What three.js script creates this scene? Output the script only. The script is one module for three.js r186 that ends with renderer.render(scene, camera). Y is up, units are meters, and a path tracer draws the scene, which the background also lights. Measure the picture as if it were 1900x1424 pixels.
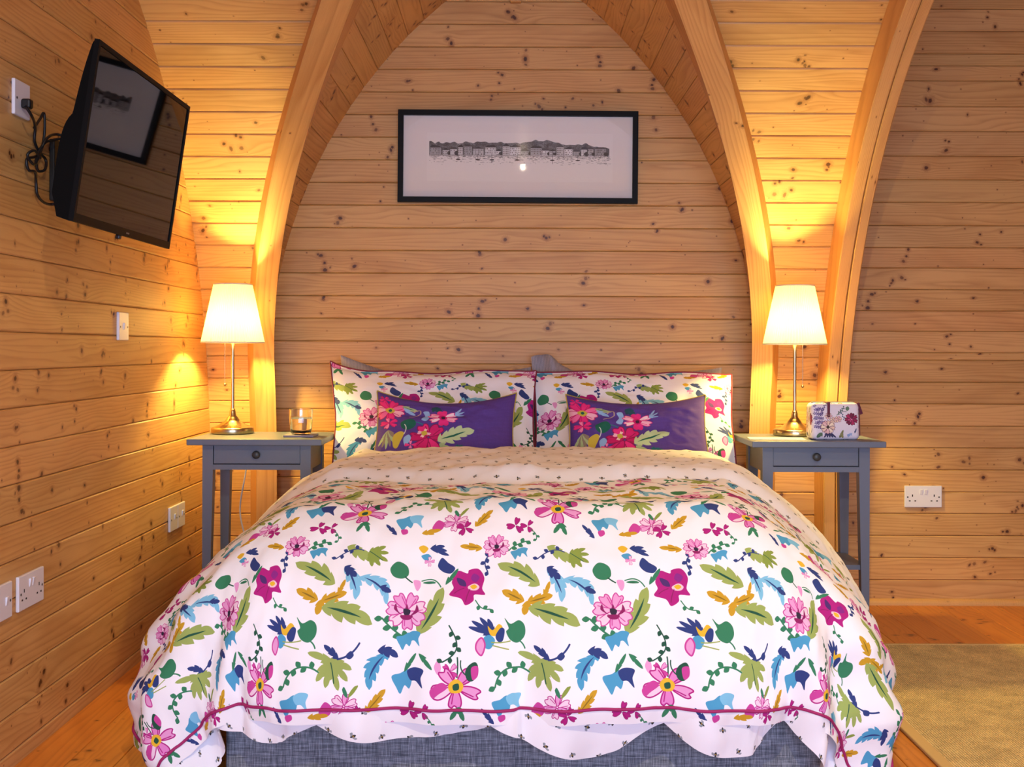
import * as THREE from 'three';
import { RectAreaLightUniformsLib } from 'three/addons/lights/RectAreaLightUniformsLib.js';
import { RoundedBoxGeometry } from 'three/addons/geometries/RoundedBoxGeometry.js';
import { mergeGeometries } from 'three/addons/utils/BufferGeometryUtils.js';

// ------------------------------------------------------------------ camera, daylight, exposure
const scene = new THREE.Scene();
const CAM_D = 4.46, CAM_H = 1.01, F = 2085;
const camera = new THREE.PerspectiveCamera(2 * Math.atan(712 / F) * 180 / Math.PI, 1900 / 1424, 0.05, 60);
camera.position.set(0, CAM_H, CAM_D);
camera.rotation.z = 0.003;
camera.setViewOffset(1900, 1424, -2, 64, 1900, 1424);
scene.background = new THREE.Color().setRGB(0.75, 0.87, 1.05);

RectAreaLightUniformsLib.init();
// daylight entering by the large glazed window behind the camera
const WIN = { x0: -1.05, x1: 1.7, y0: 0.1, y1: 1.6, z: 5.6 };
const dayLight = new THREE.RectAreaLight(new THREE.Color().setRGB(0.46, 0.69, 1.18), 8.6, WIN.x1 - WIN.x0 - 0.1, WIN.y1 - WIN.y0 - 0.1);
dayLight.position.set((WIN.x0 + WIN.x1) / 2, (WIN.y0 + WIN.y1) / 2, WIN.z - 0.02);
dayLight.lookAt((WIN.x0 + WIN.x1) / 2, (WIN.y0 + WIN.y1) / 2, 0);
scene.add(dayLight);

const renderer = new THREE.WebGLRenderer();
renderer.toneMapping = THREE.LinearToneMapping;
renderer.toneMappingExposure = 0.94;
renderer.shadowMap.enabled = true;

// ------------------------------------------------------------------ helpers
let seed = 20417;
function rnd() { seed = (seed * 1664525 + 1013904223) >>> 0; return seed / 4294967296; }
const rr = (a, b) => a + (b - a) * rnd();
const V3 = (x, y, z) => new THREE.Vector3(x, y, z);
const clamp = (v, a, b) => Math.min(b, Math.max(a, v));
const smooth = (a, b, v) => { const t = clamp((v - a) / (b - a), 0, 1); return t * t * (3 - 2 * t); };
// value noise
const PERM = new Float32Array(65536); { let s = 977; for (let i = 0; i < 65536; i++) { s = (s * 1664525 + 1013904223) >>> 0; PERM[i] = s / 4294967296; } }
function noise2(x, y) {
  const xi = Math.floor(x), yi = Math.floor(y), fx = x - xi, fy = y - yi;
  const h = (a, b) => PERM[((a * 7349 + b * 9151 + a * b * 13) & 65535)];
  const u = fx * fx * (3 - 2 * fx), v = fy * fy * (3 - 2 * fy);
  const a = h(xi, yi), b = h(xi + 1, yi), c = h(xi, yi + 1), d = h(xi + 1, yi + 1);
  return a + (b - a) * u + (c - a) * v + (a - b - c + d) * u * v;
}
const fbm = (x, y) => (noise2(x, y) * 0.55 + noise2(x * 2.1 + 7, y * 2.1 + 3) * 0.3 + noise2(x * 4.3 + 1, y * 4.3 + 11) * 0.15);
const taken = {};
function numbered(n) { if (!(n in taken)) { taken[n] = 0; return n; } taken[n]++; return n + '_' + String(taken[n]).padStart(3, '0'); }
function shadow(m) { m.castShadow = true; m.receiveShadow = true; return m; }
function mesh(name, geo, mat, parent) { const m = shadow(new THREE.Mesh(geo, mat)); m.name = name; if (parent) parent.add(m); return m; }
function thing(name, label, category, pos = [0, 0, 0], turn = 0, group) {
  const g = new THREE.Group(); g.name = numbered(name); g.position.set(...pos); g.rotation.y = turn;
  g.userData = { label, category }; if (group) g.userData.group = group; scene.add(g); return g;
}
function single(name, geo, mat, label, category, pos, group) {
  const m = mesh(numbered(name), geo, mat); m.userData = { label, category }; if (group) m.userData.group = group;
  if (pos) m.position.set(...pos); scene.add(m); return m;
}
function structure(name, label, category) {
  const g = new THREE.Group(); g.name = name; g.userData = { kind: 'structure', label, category }; scene.add(g); return g;
}
function box(w, h, d, x = 0, y = 0, z = 0, r = 0) {
  const g = r > 0 ? new RoundedBoxGeometry(w, h, d, 2, r) : new THREE.BoxGeometry(w, h, d);
  g.translate(x, y, z); return g;
}
function lathe(pts, seg = 40) { return new THREE.LatheGeometry(pts.map(p => new THREE.Vector2(p[0], p[1])), seg); }
function tube(pts, r, seg = 60, closed = false, rad = 8) {
  return new THREE.TubeGeometry(new THREE.CatmullRomCurve3(pts, closed, 'centripetal'), seg, r, rad, closed);
}
function canvas(w, h) { const c = document.createElement('canvas'); c.width = w; c.height = h; return [c, c.getContext('2d')]; }
function ctex(c, rep) { const t = new THREE.CanvasTexture(c); t.colorSpace = THREE.SRGBColorSpace; t.magFilter = THREE.LinearFilter; if (rep) t.wrapS = t.wrapT = THREE.RepeatWrapping; return t; }
// the pixel of the photograph and a distance give a place in the room (used to read off measurements)
const X = (px, D) => (px - 952) * D / F, H = (py, D) => CAM_H - (py - 648) * D / F;

// ------------------------------------------------------------------ wood texture: an atlas of pine boards
const NS = 20, AW = 2048, SH = 102, AH = NS * SH, ALEN = 2.05;      // 20 boards, 2.05 m long
function pineAtlas(opt) {
  const data = new Uint8Array(AW * AH * 4);
  const L = opt.light, Dk = opt.dark, K = opt.knot;
  for (let s = 0; s < NS; s++) {
    const tone = rr(-1, 1), freq = rr(3.5, 8), ph = rr(0, 100), wav = rr(0.6, 1.6), red = rr(-1, 1);
    const knots = [];
    const plain = s >= NS - 4, whorls = plain ? 1 : opt.whorls[0] + Math.floor(rnd() * opt.whorls[1]);
    for (let k = 0; k < whorls; k++) {
      const u = rr(0, ALEN), n = 1 + Math.floor(rnd() * 3);
      for (let j = 0; j < n; j++) knots.push([u + rr(-0.018, 0.018), rr(0.006, 0.084), rr(0.0028, 0.0088), rr(0.75, 1.25), rr(-0.7, 0.7), rnd()]);
    }
    for (let k = 0; k < (plain ? 3 : opt.pins); k++) knots.push([rr(0, ALEN), rr(0.004, 0.086), rr(0.0008, 0.0024), 1, 0, rnd()]);
    for (let y = 0; y < SH; y++) for (let x = 0; x < AW; x++) {
      const u = x / AW * ALEN, v = y / SH * 0.09;
      let vv = v, kd = 0, halo = 0;
      for (let i = 0; i < knots.length; i++) {
        const q = knots[i]; let du = u - q[0]; if (du > ALEN / 2) du -= ALEN; else if (du < -ALEN / 2) du += ALEN;
        const R = q[2]; if (du > R * 14 || du < -R * 14) continue;
        const dv = v - q[1];
        const w = Math.exp(-(du * du) / (R * R * 14) - dv * dv / (R * R * 7));
        vv -= dv * w * 0.85;
        const ca = Math.cos(q[4]), sa = Math.sin(q[4]);
        const a = (du * ca + dv * sa) / q[3], b = (-du * sa + dv * ca) * q[3];
        const e = Math.sqrt(a * a + b * b) / R * (0.8 + 0.4 * noise2(u * 420 + s * 31, v * 420));
        kd = Math.max(kd, (1 - smooth(0.55, 1.15, e)) * (0.45 + 0.55 * q[5]));
        halo = Math.max(halo, (1 - smooth(0.8, 3.0, e)) * 0.5 * (0.3 + 0.7 * q[5]));
      }
      // wrap noise along the board
      const f = x / AW, bl = smooth(0.9, 1, f);
      const n1 = (uu) => fbm(uu * 1.1 * wav + ph, vv * 14 + s * 17);
      const nn = n1(u) * (1 - bl) + n1(u - ALEN) * bl;
      const r = (vv / 0.09) * freq + nn * 5.5 + ph;
      let g = r - Math.floor(r); g = g < 0.75 ? g / 0.75 : (1 - g) / 0.25; g = Math.pow(g, 2.2);
      const fi = (uu) => noise2(uu * 26 + s * 5, v * 1500 + s * 77);
      const fine = fi(u) * (1 - bl) + fi(u - ALEN) * bl;
      const big = fbm(Math.cos(f * 6.283) * 1.6 + s * 9.1 + 20, Math.sin(f * 6.283) * 1.6 + v * 12 + 20);
      const m = clamp(0.1 + g * opt.ring + (fine - 0.5) * 0.2 + (big - 0.5) * 0.75 + tone * 0.16, 0, 1.3);
      const o = ((AH - 1 - (s * SH + y)) * AW + x) * 4;
      for (let c = 0; c < 3; c++) {
        let col = L[c] + (Dk[c] - L[c]) * m;
        if (c === 2) col += red * 3; if (c === 0) col += red * 1.5;
        col = col + (opt.halo[c] - col) * halo;
        col = col + (K[c] - col) * kd;
        data[o + c] = clamp(col, 0, 255);
      }
      data[o + 3] = 255;
    }
  }
  const t = new THREE.DataTexture(data, AW, AH, THREE.RGBAFormat);
  t.colorSpace = THREE.SRGBColorSpace; t.magFilter = THREE.LinearFilter; t.minFilter = THREE.LinearMipmapLinearFilter; t.generateMipmaps = true;
  t.wrapS = THREE.RepeatWrapping; t.wrapT = THREE.ClampToEdgeWrapping; t.needsUpdate = true; return t;
}
const pineTex = pineAtlas({ light: [217, 167, 103], dark: [177, 122, 64], halo: [138, 84, 42], knot: [74, 36, 14], ring: 0.44, whorls: [4, 6], pins: 12 });
const pineMats = [[1, 1, 1], [0.95, 0.93, 0.9], [1, 0.965, 0.92], [0.93, 0.95, 0.95]].map(c => {
  const m = new THREE.MeshStandardMaterial({ map: pineTex, roughness: 0.5 }); m.color.setRGB(...c); return m;
});
const ribMat = new THREE.MeshStandardMaterial({ map: pineTex, roughness: 0.5 }); ribMat.color.setRGB(1, 0.97, 0.92);
const floorMats = [[0.96, 0.60, 0.25], [0.85, 0.50, 0.20], [1.0, 0.66, 0.30]].map(c => {
  const m = new THREE.MeshStandardMaterial({ map: pineTex, roughness: 0.32 }); m.color.setRGB(...c); return m;
});
const backingMat = new THREE.MeshStandardMaterial({ color: 0x8a5f35, roughness: 0.9 });

// a board with bevelled long edges: O corner, L length direction, W width direction, N facing the room
function plankGeo(O, L, W, N, width, u0, u1, T = 0.018, c = 0.003) {
  const prof = [[0, -T], [0, -c], [c, 0], [width - c, 0], [width, -c], [width, -T]];
  const st = [], en = [];
  for (const [t, n] of prof) {
    const b = O.clone().addScaledVector(W, t).addScaledVector(N, n);
    const a0 = typeof u0 === 'function' ? u0(b) : u0, a1 = typeof u1 === 'function' ? u1(b) : u1;
    st.push([b.clone().addScaledVector(L, a0), a0, t]); en.push([b.clone().addScaledVector(L, a1), a1, t]);
  }
  const strip = Math.floor(rnd() * (NS - 4)), off = rr(0, ALEN), fu = rnd() < 0.5 ? 1 : -1, fv = rnd() < 0.5;
  const pos = [], uv = [];
  const put = (p) => { pos.push(p[0].x, p[0].y, p[0].z); let v = clamp(p[2] / width, 0.03, 0.97); if (fv) v = 1 - v; uv.push((p[1] * fu + off) / ALEN, 1 - (strip + v) / NS); };
  const flip = new THREE.Vector3().crossVectors(L, W).dot(N) < 0;
  const tri = (a, b, d) => { put(a); if (flip) { put(d); put(b); } else { put(b); put(d); } };
  for (let i = 0; i < 5; i++) { tri(st[i], en[i], en[i + 1]); tri(st[i], en[i + 1], st[i + 1]); }
  for (let i = 1; i < 5; i++) { tri(st[0], st[i], st[i + 1]); tri(en[0], en[i + 1], en[i]); }
  const g = new THREE.BufferGeometry();
  g.setAttribute('position', new THREE.Float32BufferAttribute(pos, 3)); g.setAttribute('uv', new THREE.Float32BufferAttribute(uv, 2));
  g.computeVertexNormals(); return g;
}
const pickPine = () => pineMats[Math.floor(rnd() * pineMats.length)];

// ------------------------------------------------------------------ shape of the pod
const XL = -1.2, XR = 1.197;                       // left wall, double rib on the right
const MR = 1.95, MH = 0.5;                         // curved long wall: radius, springing height
const wallD = h => h <= MH ? 0 : MR - Math.sqrt(Math.max(0, MR * MR - (h - MH) ** 2));
const wallLean = h => h <= MH ? 0 : Math.asin(clamp((h - MH) / MR, 0, 0.999));
const AR = 1.93, ACH = 0.904, AWID = 0.97;         // pointed arch of the bed alcove
const archW = h => h <= ACH ? AWID : AWID - (AR - Math.sqrt(Math.max(0, AR * AR - (h - ACH) ** 2)));
const archLean = h => h <= ACH ? 0 : Math.asin(clamp((h - ACH) / AR, 0, 0.999));
const CEIL = 2.42, PITCH = 0.09, ZF = 5.6, XE = 3.0;

// floor
{
  const fl = structure('floor', 'orange varnished pine floorboards', 'floor');
  mesh('subfloor', box(XE - XL + 0.4, 0.1, ZF + 0.4, (XE + XL) / 2, -0.071, ZF / 2), backingMat, fl);
  let x = XL;
  while (x < XE - 0.01) {
    const w = Math.min(0.12, XE - x);
    const m = mesh('floorboard', plankGeo(V3(x, 0, 0), V3(0, 0, 1), V3(1, 0, 0), V3(0, 1, 0), w - 0.0012, 0, ZF, 0.02, 0.0015), floorMats[Math.floor(rnd() * 3)], fl);
    x += 0.12;
  }
}
// alcove back wall, flat boards following the arch outline
{
  const g = structure('wall_back', 'pale knotty pine boarded alcove wall behind the bed', 'wall');
  mesh('backing', box(2.6, CEIL + 0.2, 0.06, 0, CEIL / 2, -0.052), backingMat, g);
  for (let h = 0.6806 - 8 * PITCH; h < CEIL - 0.01; h += PITCH) {
    const e = b => archW(b.y) + 0.012;
    mesh('plank', plankGeo(V3(0, h, 0), V3(1, 0, 0), V3(0, 1, 0), V3(0, 0, 1), PITCH - 0.0012, b => -e(b), e, 0.018, 0.003), pickPine(), g);
  }
}
// alcove sides: boards running out of the back wall and curving with the arch
for (const sgn of [-1, 1]) {
  const g = structure(sgn < 0 ? 'wall_alcove_left' : 'wall_alcove_right', `curved boarded ${sgn < 0 ? 'left' : 'right'} side of the arched bed alcove`, 'wall');
  let s = 0; const base = 0.33;
  const at = s => { const straight = ACH - base; if (s < straight) return [AWID, base + s, 0]; const a = (s - straight) / AR; return [AWID - AR + AR * Math.cos(a), ACH + AR * Math.sin(a), a]; };
  while (true) {
    const [x0, h0] = at(s), [x1, h1] = at(s + PITCH); if (h1 > CEIL + 0.06 || x1 < 0.02) break;
    const W = V3(sgn * (x1 - x0), h1 - h0, 0), len = W.length(); W.normalize();
    const N = V3(-sgn * W.y, sgn * W.x, 0); if (N.x * sgn > 0) N.negate();
    mesh('plank', plankGeo(V3(sgn * x0, h0, 0), V3(0, 0, 1), W, N, len - 0.0012, -0.0, b => wallD(Math.min(b.y, CEIL)) + 0.04, 0.018, 0.0022), pickPine(), g);
    s += PITCH;
  }
}
// curved bays beside the alcove
function arcAt(s) { if (s < MH) return [0, s, 0]; const a = (s - MH) / MR; return [MR - MR * Math.cos(a), MH + MR * Math.sin(a), a]; }
for (const sgn of [-1, 1]) {
  const g = structure(sgn < 0 ? 'wall_bay_left' : 'wall_bay_right', `curved pine boarded bay behind the ${sgn < 0 ? 'left' : 'right'} bedside lamp`, 'wall');
  const outer = sgn < 0 ? -XL + 0.01 : XR + 0.012;
  let k = -9;
  while (true) {
    const s = 0.714 + k * PITCH, [z0, h0] = arcAt(Math.max(0, s)), [z1, h1] = arcAt(s + PITCH); k++;
    if (h0 > CEIL - 0.02 || s > 3.4) break; if (s + PITCH < 0.02) continue;
    const W = V3(0, h1 - h0, z1 - z0), len = W.length(); W.normalize(); const N = V3(0, -W.z, W.y);
    const inn = b => archW(b.y) + 0.03 / Math.cos(archLean(Math.min(b.y, 2.4)));
    mesh('plank', plankGeo(V3(0, h0, z0), V3(1, 0, 0), W, N, len - 0.0012, b => sgn < 0 ? -outer : inn(b), b => sgn < 0 ? -inn(b) : outer, 0.02, 0.0036), pickPine(), g);
  }
}
// left wall
{
  const g = structure('wall_left', 'pine boarded end wall carrying the television', 'wall');
  mesh('backing', box(0.08, CEIL + 0.2, ZF + 0.2, XL - 0.06, CEIL / 2, ZF / 2), backingMat, g);
  for (let h = 0.6806 - 8 * 0.0918; h < CEIL; h += 0.0918)
    mesh('plank', plankGeo(V3(XL, h, 0), V3(0, 0, 1), V3(0, 1, 0), V3(1, 0, 0), 0.0918 - 0.0012, b => Math.max(0, wallD(Math.min(b.y, CEIL)) - 0.03), ZF, 0.018, 0.0036), pickPine(), g);
}
// flat wall to the right of the double rib, boards at the heights seen in the photograph
{
  const g = structure('wall_rear_right', 'flat pine boarded wall right of the double timber rib', 'wall');
  mesh('backing', box(XE - XR + 0.2, CEIL + 0.2, 0.06, (XE + XR) / 2 + 0.05, CEIL / 2, -0.052), backingMat, g);
  const ys = [-26, 16, 57, 99, 121, 149, 197, 243, 289, 333, 375, 418, 459, 497, 537, 576.5, 614.5, 654, 668, 709, 749.5, 790.5, 831, 872, 913, 953, 994, 1035, 1076, 1140];
  for (let i = 0; i + 1 < ys.length; i++) {
    const h1 = Math.min(CEIL, H(ys[i] - 2, CAM_D)), h0 = Math.max(0, H(ys[i + 1] - 2, CAM_D));
    if (h1 - h0 < 0.012) continue;
    mesh('plank', plankGeo(V3(0, h0, 0), V3(1, 0, 0), V3(0, 1, 0), V3(0, 0, 1), h1 - h0 - 0.0012, XR, XE, 0.018, 0.003), pickPine(), g);
  }
  const b = structure('baseboard_rear_right', 'narrow pine skirting strip under the right wall', 'skirting');
  const q = new THREE.Shape(); q.moveTo(0, 0); q.lineTo(0.02, 0); q.quadraticCurveTo(0.02, 0.02, 0, 0.024); q.closePath();
  const eg = new THREE.ExtrudeGeometry(q, { depth: XE - XR - 0.09, bevelEnabled: false, curveSegments: 6 }); eg.applyMatrix4(new THREE.Matrix4().makeBasis(V3(0, 0, 1), V3(0, 1, 0), V3(1, 0, 0))); { const p = eg.attributes.position.array; for (let i = 0; i < p.length; i += 9) for (let k = 0; k < 3; k++) { const t = p[i + 3 + k]; p[i + 3 + k] = p[i + 6 + k]; p[i + 6 + k] = t; } eg.computeVertexNormals(); } eg.translate(XR + 0.085, 0.0, 0);
  mesh('strip', eg, pineMats[0], b);
}
// timber ribs
function loft(rows, closedSection, uvScale = 1, vOff = 0) { // rows of section points -> strips with flat faces across, smooth along
  const n = rows[0].length, pos = [], uv = [], nor = [];
  const m = closedSection ? n : n - 1;
  for (let j = 0; j < m; j++) {
    const j2 = (j + 1) % n; const ns = [];
    for (let i = 0; i < rows.length; i++) {
      const a = rows[Math.max(0, i - 1)], b = rows[Math.min(rows.length - 1, i + 1)];
      const t = b[j].clone().add(b[j2]).sub(a[j]).sub(a[j2]); const w = rows[i][j2].clone().sub(rows[i][j]);
      ns.push(w.cross(t).normalize());
    }
    let len = 0;
    const strip = NS - 4 + (vOff + j) % 4;
    for (let i = 0; i + 1 < rows.length; i++) {
      const p = [rows[i][j], rows[i][j2], rows[i + 1][j2], rows[i + 1][j]], l2 = len + rows[i][j].distanceTo(rows[i + 1][j]);
      const q = [[0, 1, 2], [0, 2, 3]];
      for (const tr of q) for (const k of tr) {
        pos.push(p[k].x, p[k].y, p[k].z); const nn = ns[k < 2 ? i : i + 1]; nor.push(nn.x, nn.y, nn.z);
        uv.push(((k < 2 ? len : l2) * 0.8 + vOff * 0.37) / ALEN, 1 - (strip + (k === 0 || k === 3 ? 0.1 : 0.85)) / NS);
      }
      len = l2;
    }
  }
  const g = new THREE.BufferGeometry(); g.setAttribute('position', new THREE.Float32BufferAttribute(pos, 3));
  g.setAttribute('normal', new THREE.Float32BufferAttribute(nor, 3)); g.setAttribute('uv', new THREE.Float32BufferAttribute(uv, 2)); return g;
}
{
  let n = 1;
  for (const sgn of [-1, 1]) {
    const g = structure('trim_' + n++, `curved timber rib edging the ${sgn < 0 ? 'left' : 'right'} side of the alcove arch`, 'rib');
    const rows = [];
    for (let h = 0; h <= CEIL - 0.04; h += 0.04) {
      const w = archW(h), ca = Math.cos(archLean(h)), cm = Math.cos(wallLean(h)), d = wallD(h), p = 0.1 / cm;
      const sec = [[w + 0.004, Math.max(-0.01, d - 0.12 / cm)], [w - 0.055 / ca, d + p], [w + 0.024 / ca, d + p], [w + 0.072 / ca, d - 0.004]].map(q => V3(sgn * q[0], h, q[1]));
      rows.push(sgn < 0 ? sec.reverse() : sec);
    }
    mesh('beam', loft(rows, false, 1, sgn < 0 ? 3 : 12), ribMat, g);
  }
  const g = structure('trim_' + n++, 'pair of timber ribs bolted together beside the right bedside table', 'rib');
  const specs = [[XR, XR + 0.046, 0.135], [XR + 0.0485, XR + 0.085, 0.135]];
  specs.forEach(([xa, xb, pr], i) => {
    const rows = [];
    for (let h = 0; h <= CEIL - 0.04; h += 0.04) {
      const d = wallD(h), cm = Math.cos(wallLean(h)), f = d + pr / cm; const back = -0.01, r = 0.004;
      rows.push([V3(xa, h, back), V3(xa, h, f - r), V3(xa + r, h, f), V3(xb - r, h, f), V3(xb, h, f - r), V3(xb, h, back)]);
    }
    mesh('beam', loft(rows, false, 1, 5 + i * 4), ribMat, g);
  });
  const t = structure('trim_' + n++, 'small pine batten end at the top of the alcove wall', 'batten');
  mesh('block', box(0.044, 0.06, 0.03, X(955, CAM_D), H(7, CAM_D) + 0.03, 0.0152, 0.003), pineMats[2], t);
}
// ceiling and the walls behind the camera
{
  const c = structure('ceiling', 'pine boarded ceiling', 'ceiling');
  mesh('slab', box(XE - XL + 0.3, 0.1, ZF + 0.3, (XE + XL) / 2, CEIL + 0.07, ZF / 2), backingMat, c);
  for (let z = 0; z < ZF; z += 0.12) mesh('plank', plankGeo(V3(0, CEIL, z), V3(1, 0, 0), V3(0, 0, 1), V3(0, -1, 0), 0.1192, XL, XE, 0.018, 0.003), pickPine(), c);
  const w = structure('wall_right', 'pine boarded end wall on the far right', 'wall');
  for (let h = 0; h < CEIL; h += 0.12) mesh('plank', plankGeo(V3(XE, h, 0), V3(0, 0, 1), V3(0, 1, 0), V3(-1, 0, 0), Math.min(0.1192, CEIL - h), 0, ZF, 0.018, 0.003), pickPine(), w);
  mesh('backing', box(0.08, CEIL + 0.2, ZF + 0.2, XE + 0.06, CEIL / 2, ZF / 2), backingMat, w);
  const f = structure('wall_front', 'pine boarded wall around the large window', 'wall');
  const pl = (x0, x1, y0, y1) => { for (let h = y0; h < y1 - 0.005; h += 0.12) mesh('plank', plankGeo(V3(0, h, ZF), V3(1, 0, 0), V3(0, 1, 0), V3(0, 0, -1), Math.min(0.1192, y1 - h), x0, x1, 0.06, 0.003), pickPine(), f); };
  pl(XL, XE, 0, WIN.y0); pl(XL, XE, WIN.y1, CEIL); pl(XL, WIN.x0, WIN.y0, WIN.y1); pl(WIN.x1, XE, WIN.y0, WIN.y1);
  const wn = structure('window_1', 'large white framed window', 'window');
  const wm = new THREE.MeshStandardMaterial({ color: 0xe9e9e6, roughness: 0.4 });
  const cx = (WIN.x0 + WIN.x1) / 2, cy = (WIN.y0 + WIN.y1) / 2, ww = WIN.x1 - WIN.x0, wh = WIN.y1 - WIN.y0;
  mesh('frame', mergeGeometries([box(ww, 0.05, 0.05, cx, WIN.y0 + 0.025, ZF + 0.03), box(ww, 0.05, 0.05, cx, WIN.y1 - 0.025, ZF + 0.03), box(0.05, wh - 0.1, 0.05, WIN.x0 + 0.025, cy, ZF + 0.03), box(0.05, wh - 0.1, 0.05, WIN.x1 - 0.025, cy, ZF + 0.03), box(0.05, wh - 0.1, 0.05, cx, cy, ZF + 0.03)]), wm, wn);
  const glass = new THREE.MeshPhysicalMaterial({ color: 0xffffff, roughness: 0.02, transmission: 1, thickness: 0 });
  for (const s of [-1, 1]) mesh('pane', box(ww / 2 - 0.08, wh - 0.1, 0.006, cx + s * (ww / 4 - 0.0), cy, ZF + 0.03), glass, wn);
}
// recessed downlights; the first one sparkles in the picture glass
for (const [x, z, label] of [[0.07, 4.13, 'small round recessed ceiling downlight in front of the foot of the bed'], [1.55, 2.3, 'small round recessed ceiling downlight over the rug']]) {
  const g = thing('ceiling_light', label, 'ceiling light', [x, CEIL, z]);
  mesh('trim_ring', lathe([[0.021, -0.001], [0.045, -0.001], [0.045, -0.006], [0.024, -0.008], [0.021, -0.001]], 32), new THREE.MeshStandardMaterial({ color: 0xd8d8d4, roughness: 0.3, metalness: 0.8 }), g);
  const em = new THREE.MeshStandardMaterial({ color: 0xfff2df, emissive: new THREE.Color().setRGB(1, 0.8, 0.55), emissiveIntensity: 40 });
  const d = new THREE.SphereGeometry(0.017, 24, 10, 0, Math.PI * 2, Math.PI / 2, Math.PI / 2); d.scale(1, 0.9, 1); d.translate(0, -0.008, 0); mesh('lens', d, em, g);
  const l = new THREE.SpotLight(new THREE.Color().setRGB(1, 0.81, 0.53), z > 3 ? 13 : 7, 0, 1.1, 0.85, 2); l.position.set(0, -0.027, 0); l.target.position.set(0, -1, z > 3 ? -0.75 : 0); l.castShadow = true; l.shadow.radius = 0.5; g.add(l); g.add(l.target);
}

// ------------------------------------------------------------------ printed fabrics
const PAL = { magenta: '#b0107a', deep: '#8c0f5c', pink: '#e59bcb', pale: '#f0cfe0', rose: '#c83f95', olive: '#879a3f', lime: '#9aab58', green: '#2f7d56', dgreen: '#17503a', blue: '#4a9cc2', sky: '#7cbfdc', navy: '#273a78', mustard: '#c99a1c', dmust: '#8a6a14', black: '#2a2038', yellow: '#e6b62a' };
function blobPath(g, pts) {
  const n = pts.length; g.beginPath();
  for (let i = 0; i < n; i++) {
    const p0 = pts[(i + n - 1) % n], p1 = pts[i], p2 = pts[(i + 1) % n], p3 = pts[(i + 2) % n];
    if (i === 0) g.moveTo(p1[0], p1[1]);
    g.bezierCurveTo(p1[0] + (p2[0] - p0[0]) / 6, p1[1] + (p2[1] - p0[1]) / 6, p2[0] - (p3[0] - p1[0]) / 6, p2[1] - (p3[1] - p1[1]) / 6, p2[0], p2[1]);
  }
  g.closePath();
}
const blob = (g, pts, col) => { blobPath(g, pts); g.fillStyle = col; g.fill(); };
function line(g, pts, w, col) { g.beginPath(); g.moveTo(...pts[0]); if (pts.length === 3) g.quadraticCurveTo(...pts[1], ...pts[2]); else if (pts.length === 4) g.bezierCurveTo(...pts[1], ...pts[2], ...pts[3]); else for (const p of pts.slice(1)) g.lineTo(...p); g.lineWidth = w; g.lineCap = 'round'; g.strokeStyle = col; g.stroke(); }
// serrated leaf from base to tip
function leaf(g, x0, y0, x1, y1, w, lobes, col, vein, bend = 0) {
  const dx = x1 - x0, dy = y1 - y0, L = Math.hypot(dx, dy), ux = dx / L, uy = dy / L, nx = -uy, ny = ux;
  const P = (t, s) => { const b = bend * Math.sin(Math.PI * t) * L; return [x0 + ux * L * t + nx * (s + b), y0 + uy * L * t + ny * (s + b)]; };
  const env = t => w * Math.pow(Math.sin(Math.PI * (0.1 + 0.86 * t)), 0.75);
  g.beginPath(); g.moveTo(...P(0, 0));
  for (let i = 0; i < lobes; i++) { const t0 = i / lobes, t1 = (i + 1) / lobes, tt = Math.min(0.97, t0 + 0.95 / lobes), k = 1.08 + 0.14 * ((i * 5) % 3 - 1); g.quadraticCurveTo(...P(t0 + 0.3 / lobes, env(t0 + .3 / lobes) * k), ...P(tt, env(tt) * k)); if (i < lobes - 1) g.quadraticCurveTo(...P(t1 - 0.1 / lobes, env(t1) * 0.8), ...P(t1 - 0.12 / lobes, env(t1) * 0.62)); else g.lineTo(...P(1.03, 0)); }
  for (let i = lobes - 1; i >= 0; i--) { const t0 = i / lobes, t1 = (i + 1) / lobes, tt = Math.min(0.93, t0 + 0.85 / lobes), k = 1.08 - 0.14 * ((i * 5) % 3 - 1); if (i < lobes - 1) g.lineTo(...P(t1 - 0.2 / lobes, -env(t1) * 0.62)); g.lineTo(...P(tt, -env(tt) * k)); g.quadraticCurveTo(...P(t0 + 0.25 / lobes, -env(t0 + .3 / lobes) * k), ...P(t0 * 0.9, -env(t0) * (i ? 0.62 : 0.1))); }
  g.closePath(); g.fillStyle = col; g.fill();
  if (vein) { g.beginPath(); g.moveTo(...P(0.1, -w * 0.06)); g.quadraticCurveTo(...P(0.45, w * 0.34), ...P(0.8, 0)); g.quadraticCurveTo(...P(0.45, -w * 0.2), ...P(0.1, -w * 0.06)); g.fillStyle = vein; g.fill(); }
}
function petals(g, x, y, r, n, a0, cols, squash = 1, edge) {
  for (let i = 0; i < n; i++) {
    const a = a0 + i / n * Math.PI * 2, c = Math.cos(a), s = Math.sin(a) * squash, q = 0.62 + 0.2 * ((i * 7) % 3) / 2;
    const px = (k, t) => [x + r * (c * k - s * t), y + r * (s * k + c * t * squash)];
    const pts = [px(0.08, 0), px(0.45, 0.34 * q), px(0.86, 0.44 * q), px(1.0, 0.16), px(0.9, 0.02), px(1.02, -0.2), px(0.8, -0.45 * q), px(0.42, -0.34 * q)];
    blob(g, pts, cols[i % cols.length]);
    if (edge) { blobPath(g, pts); g.lineWidth = r * 0.055; g.strokeStyle = edge; g.stroke(); }
    line(g, [px(0.3, 0.1), px(0.6, 0.14), px(0.8, 0.16)], r * 0.045, edge || cols[(i + 1) % cols.length]);
  }
}
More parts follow.
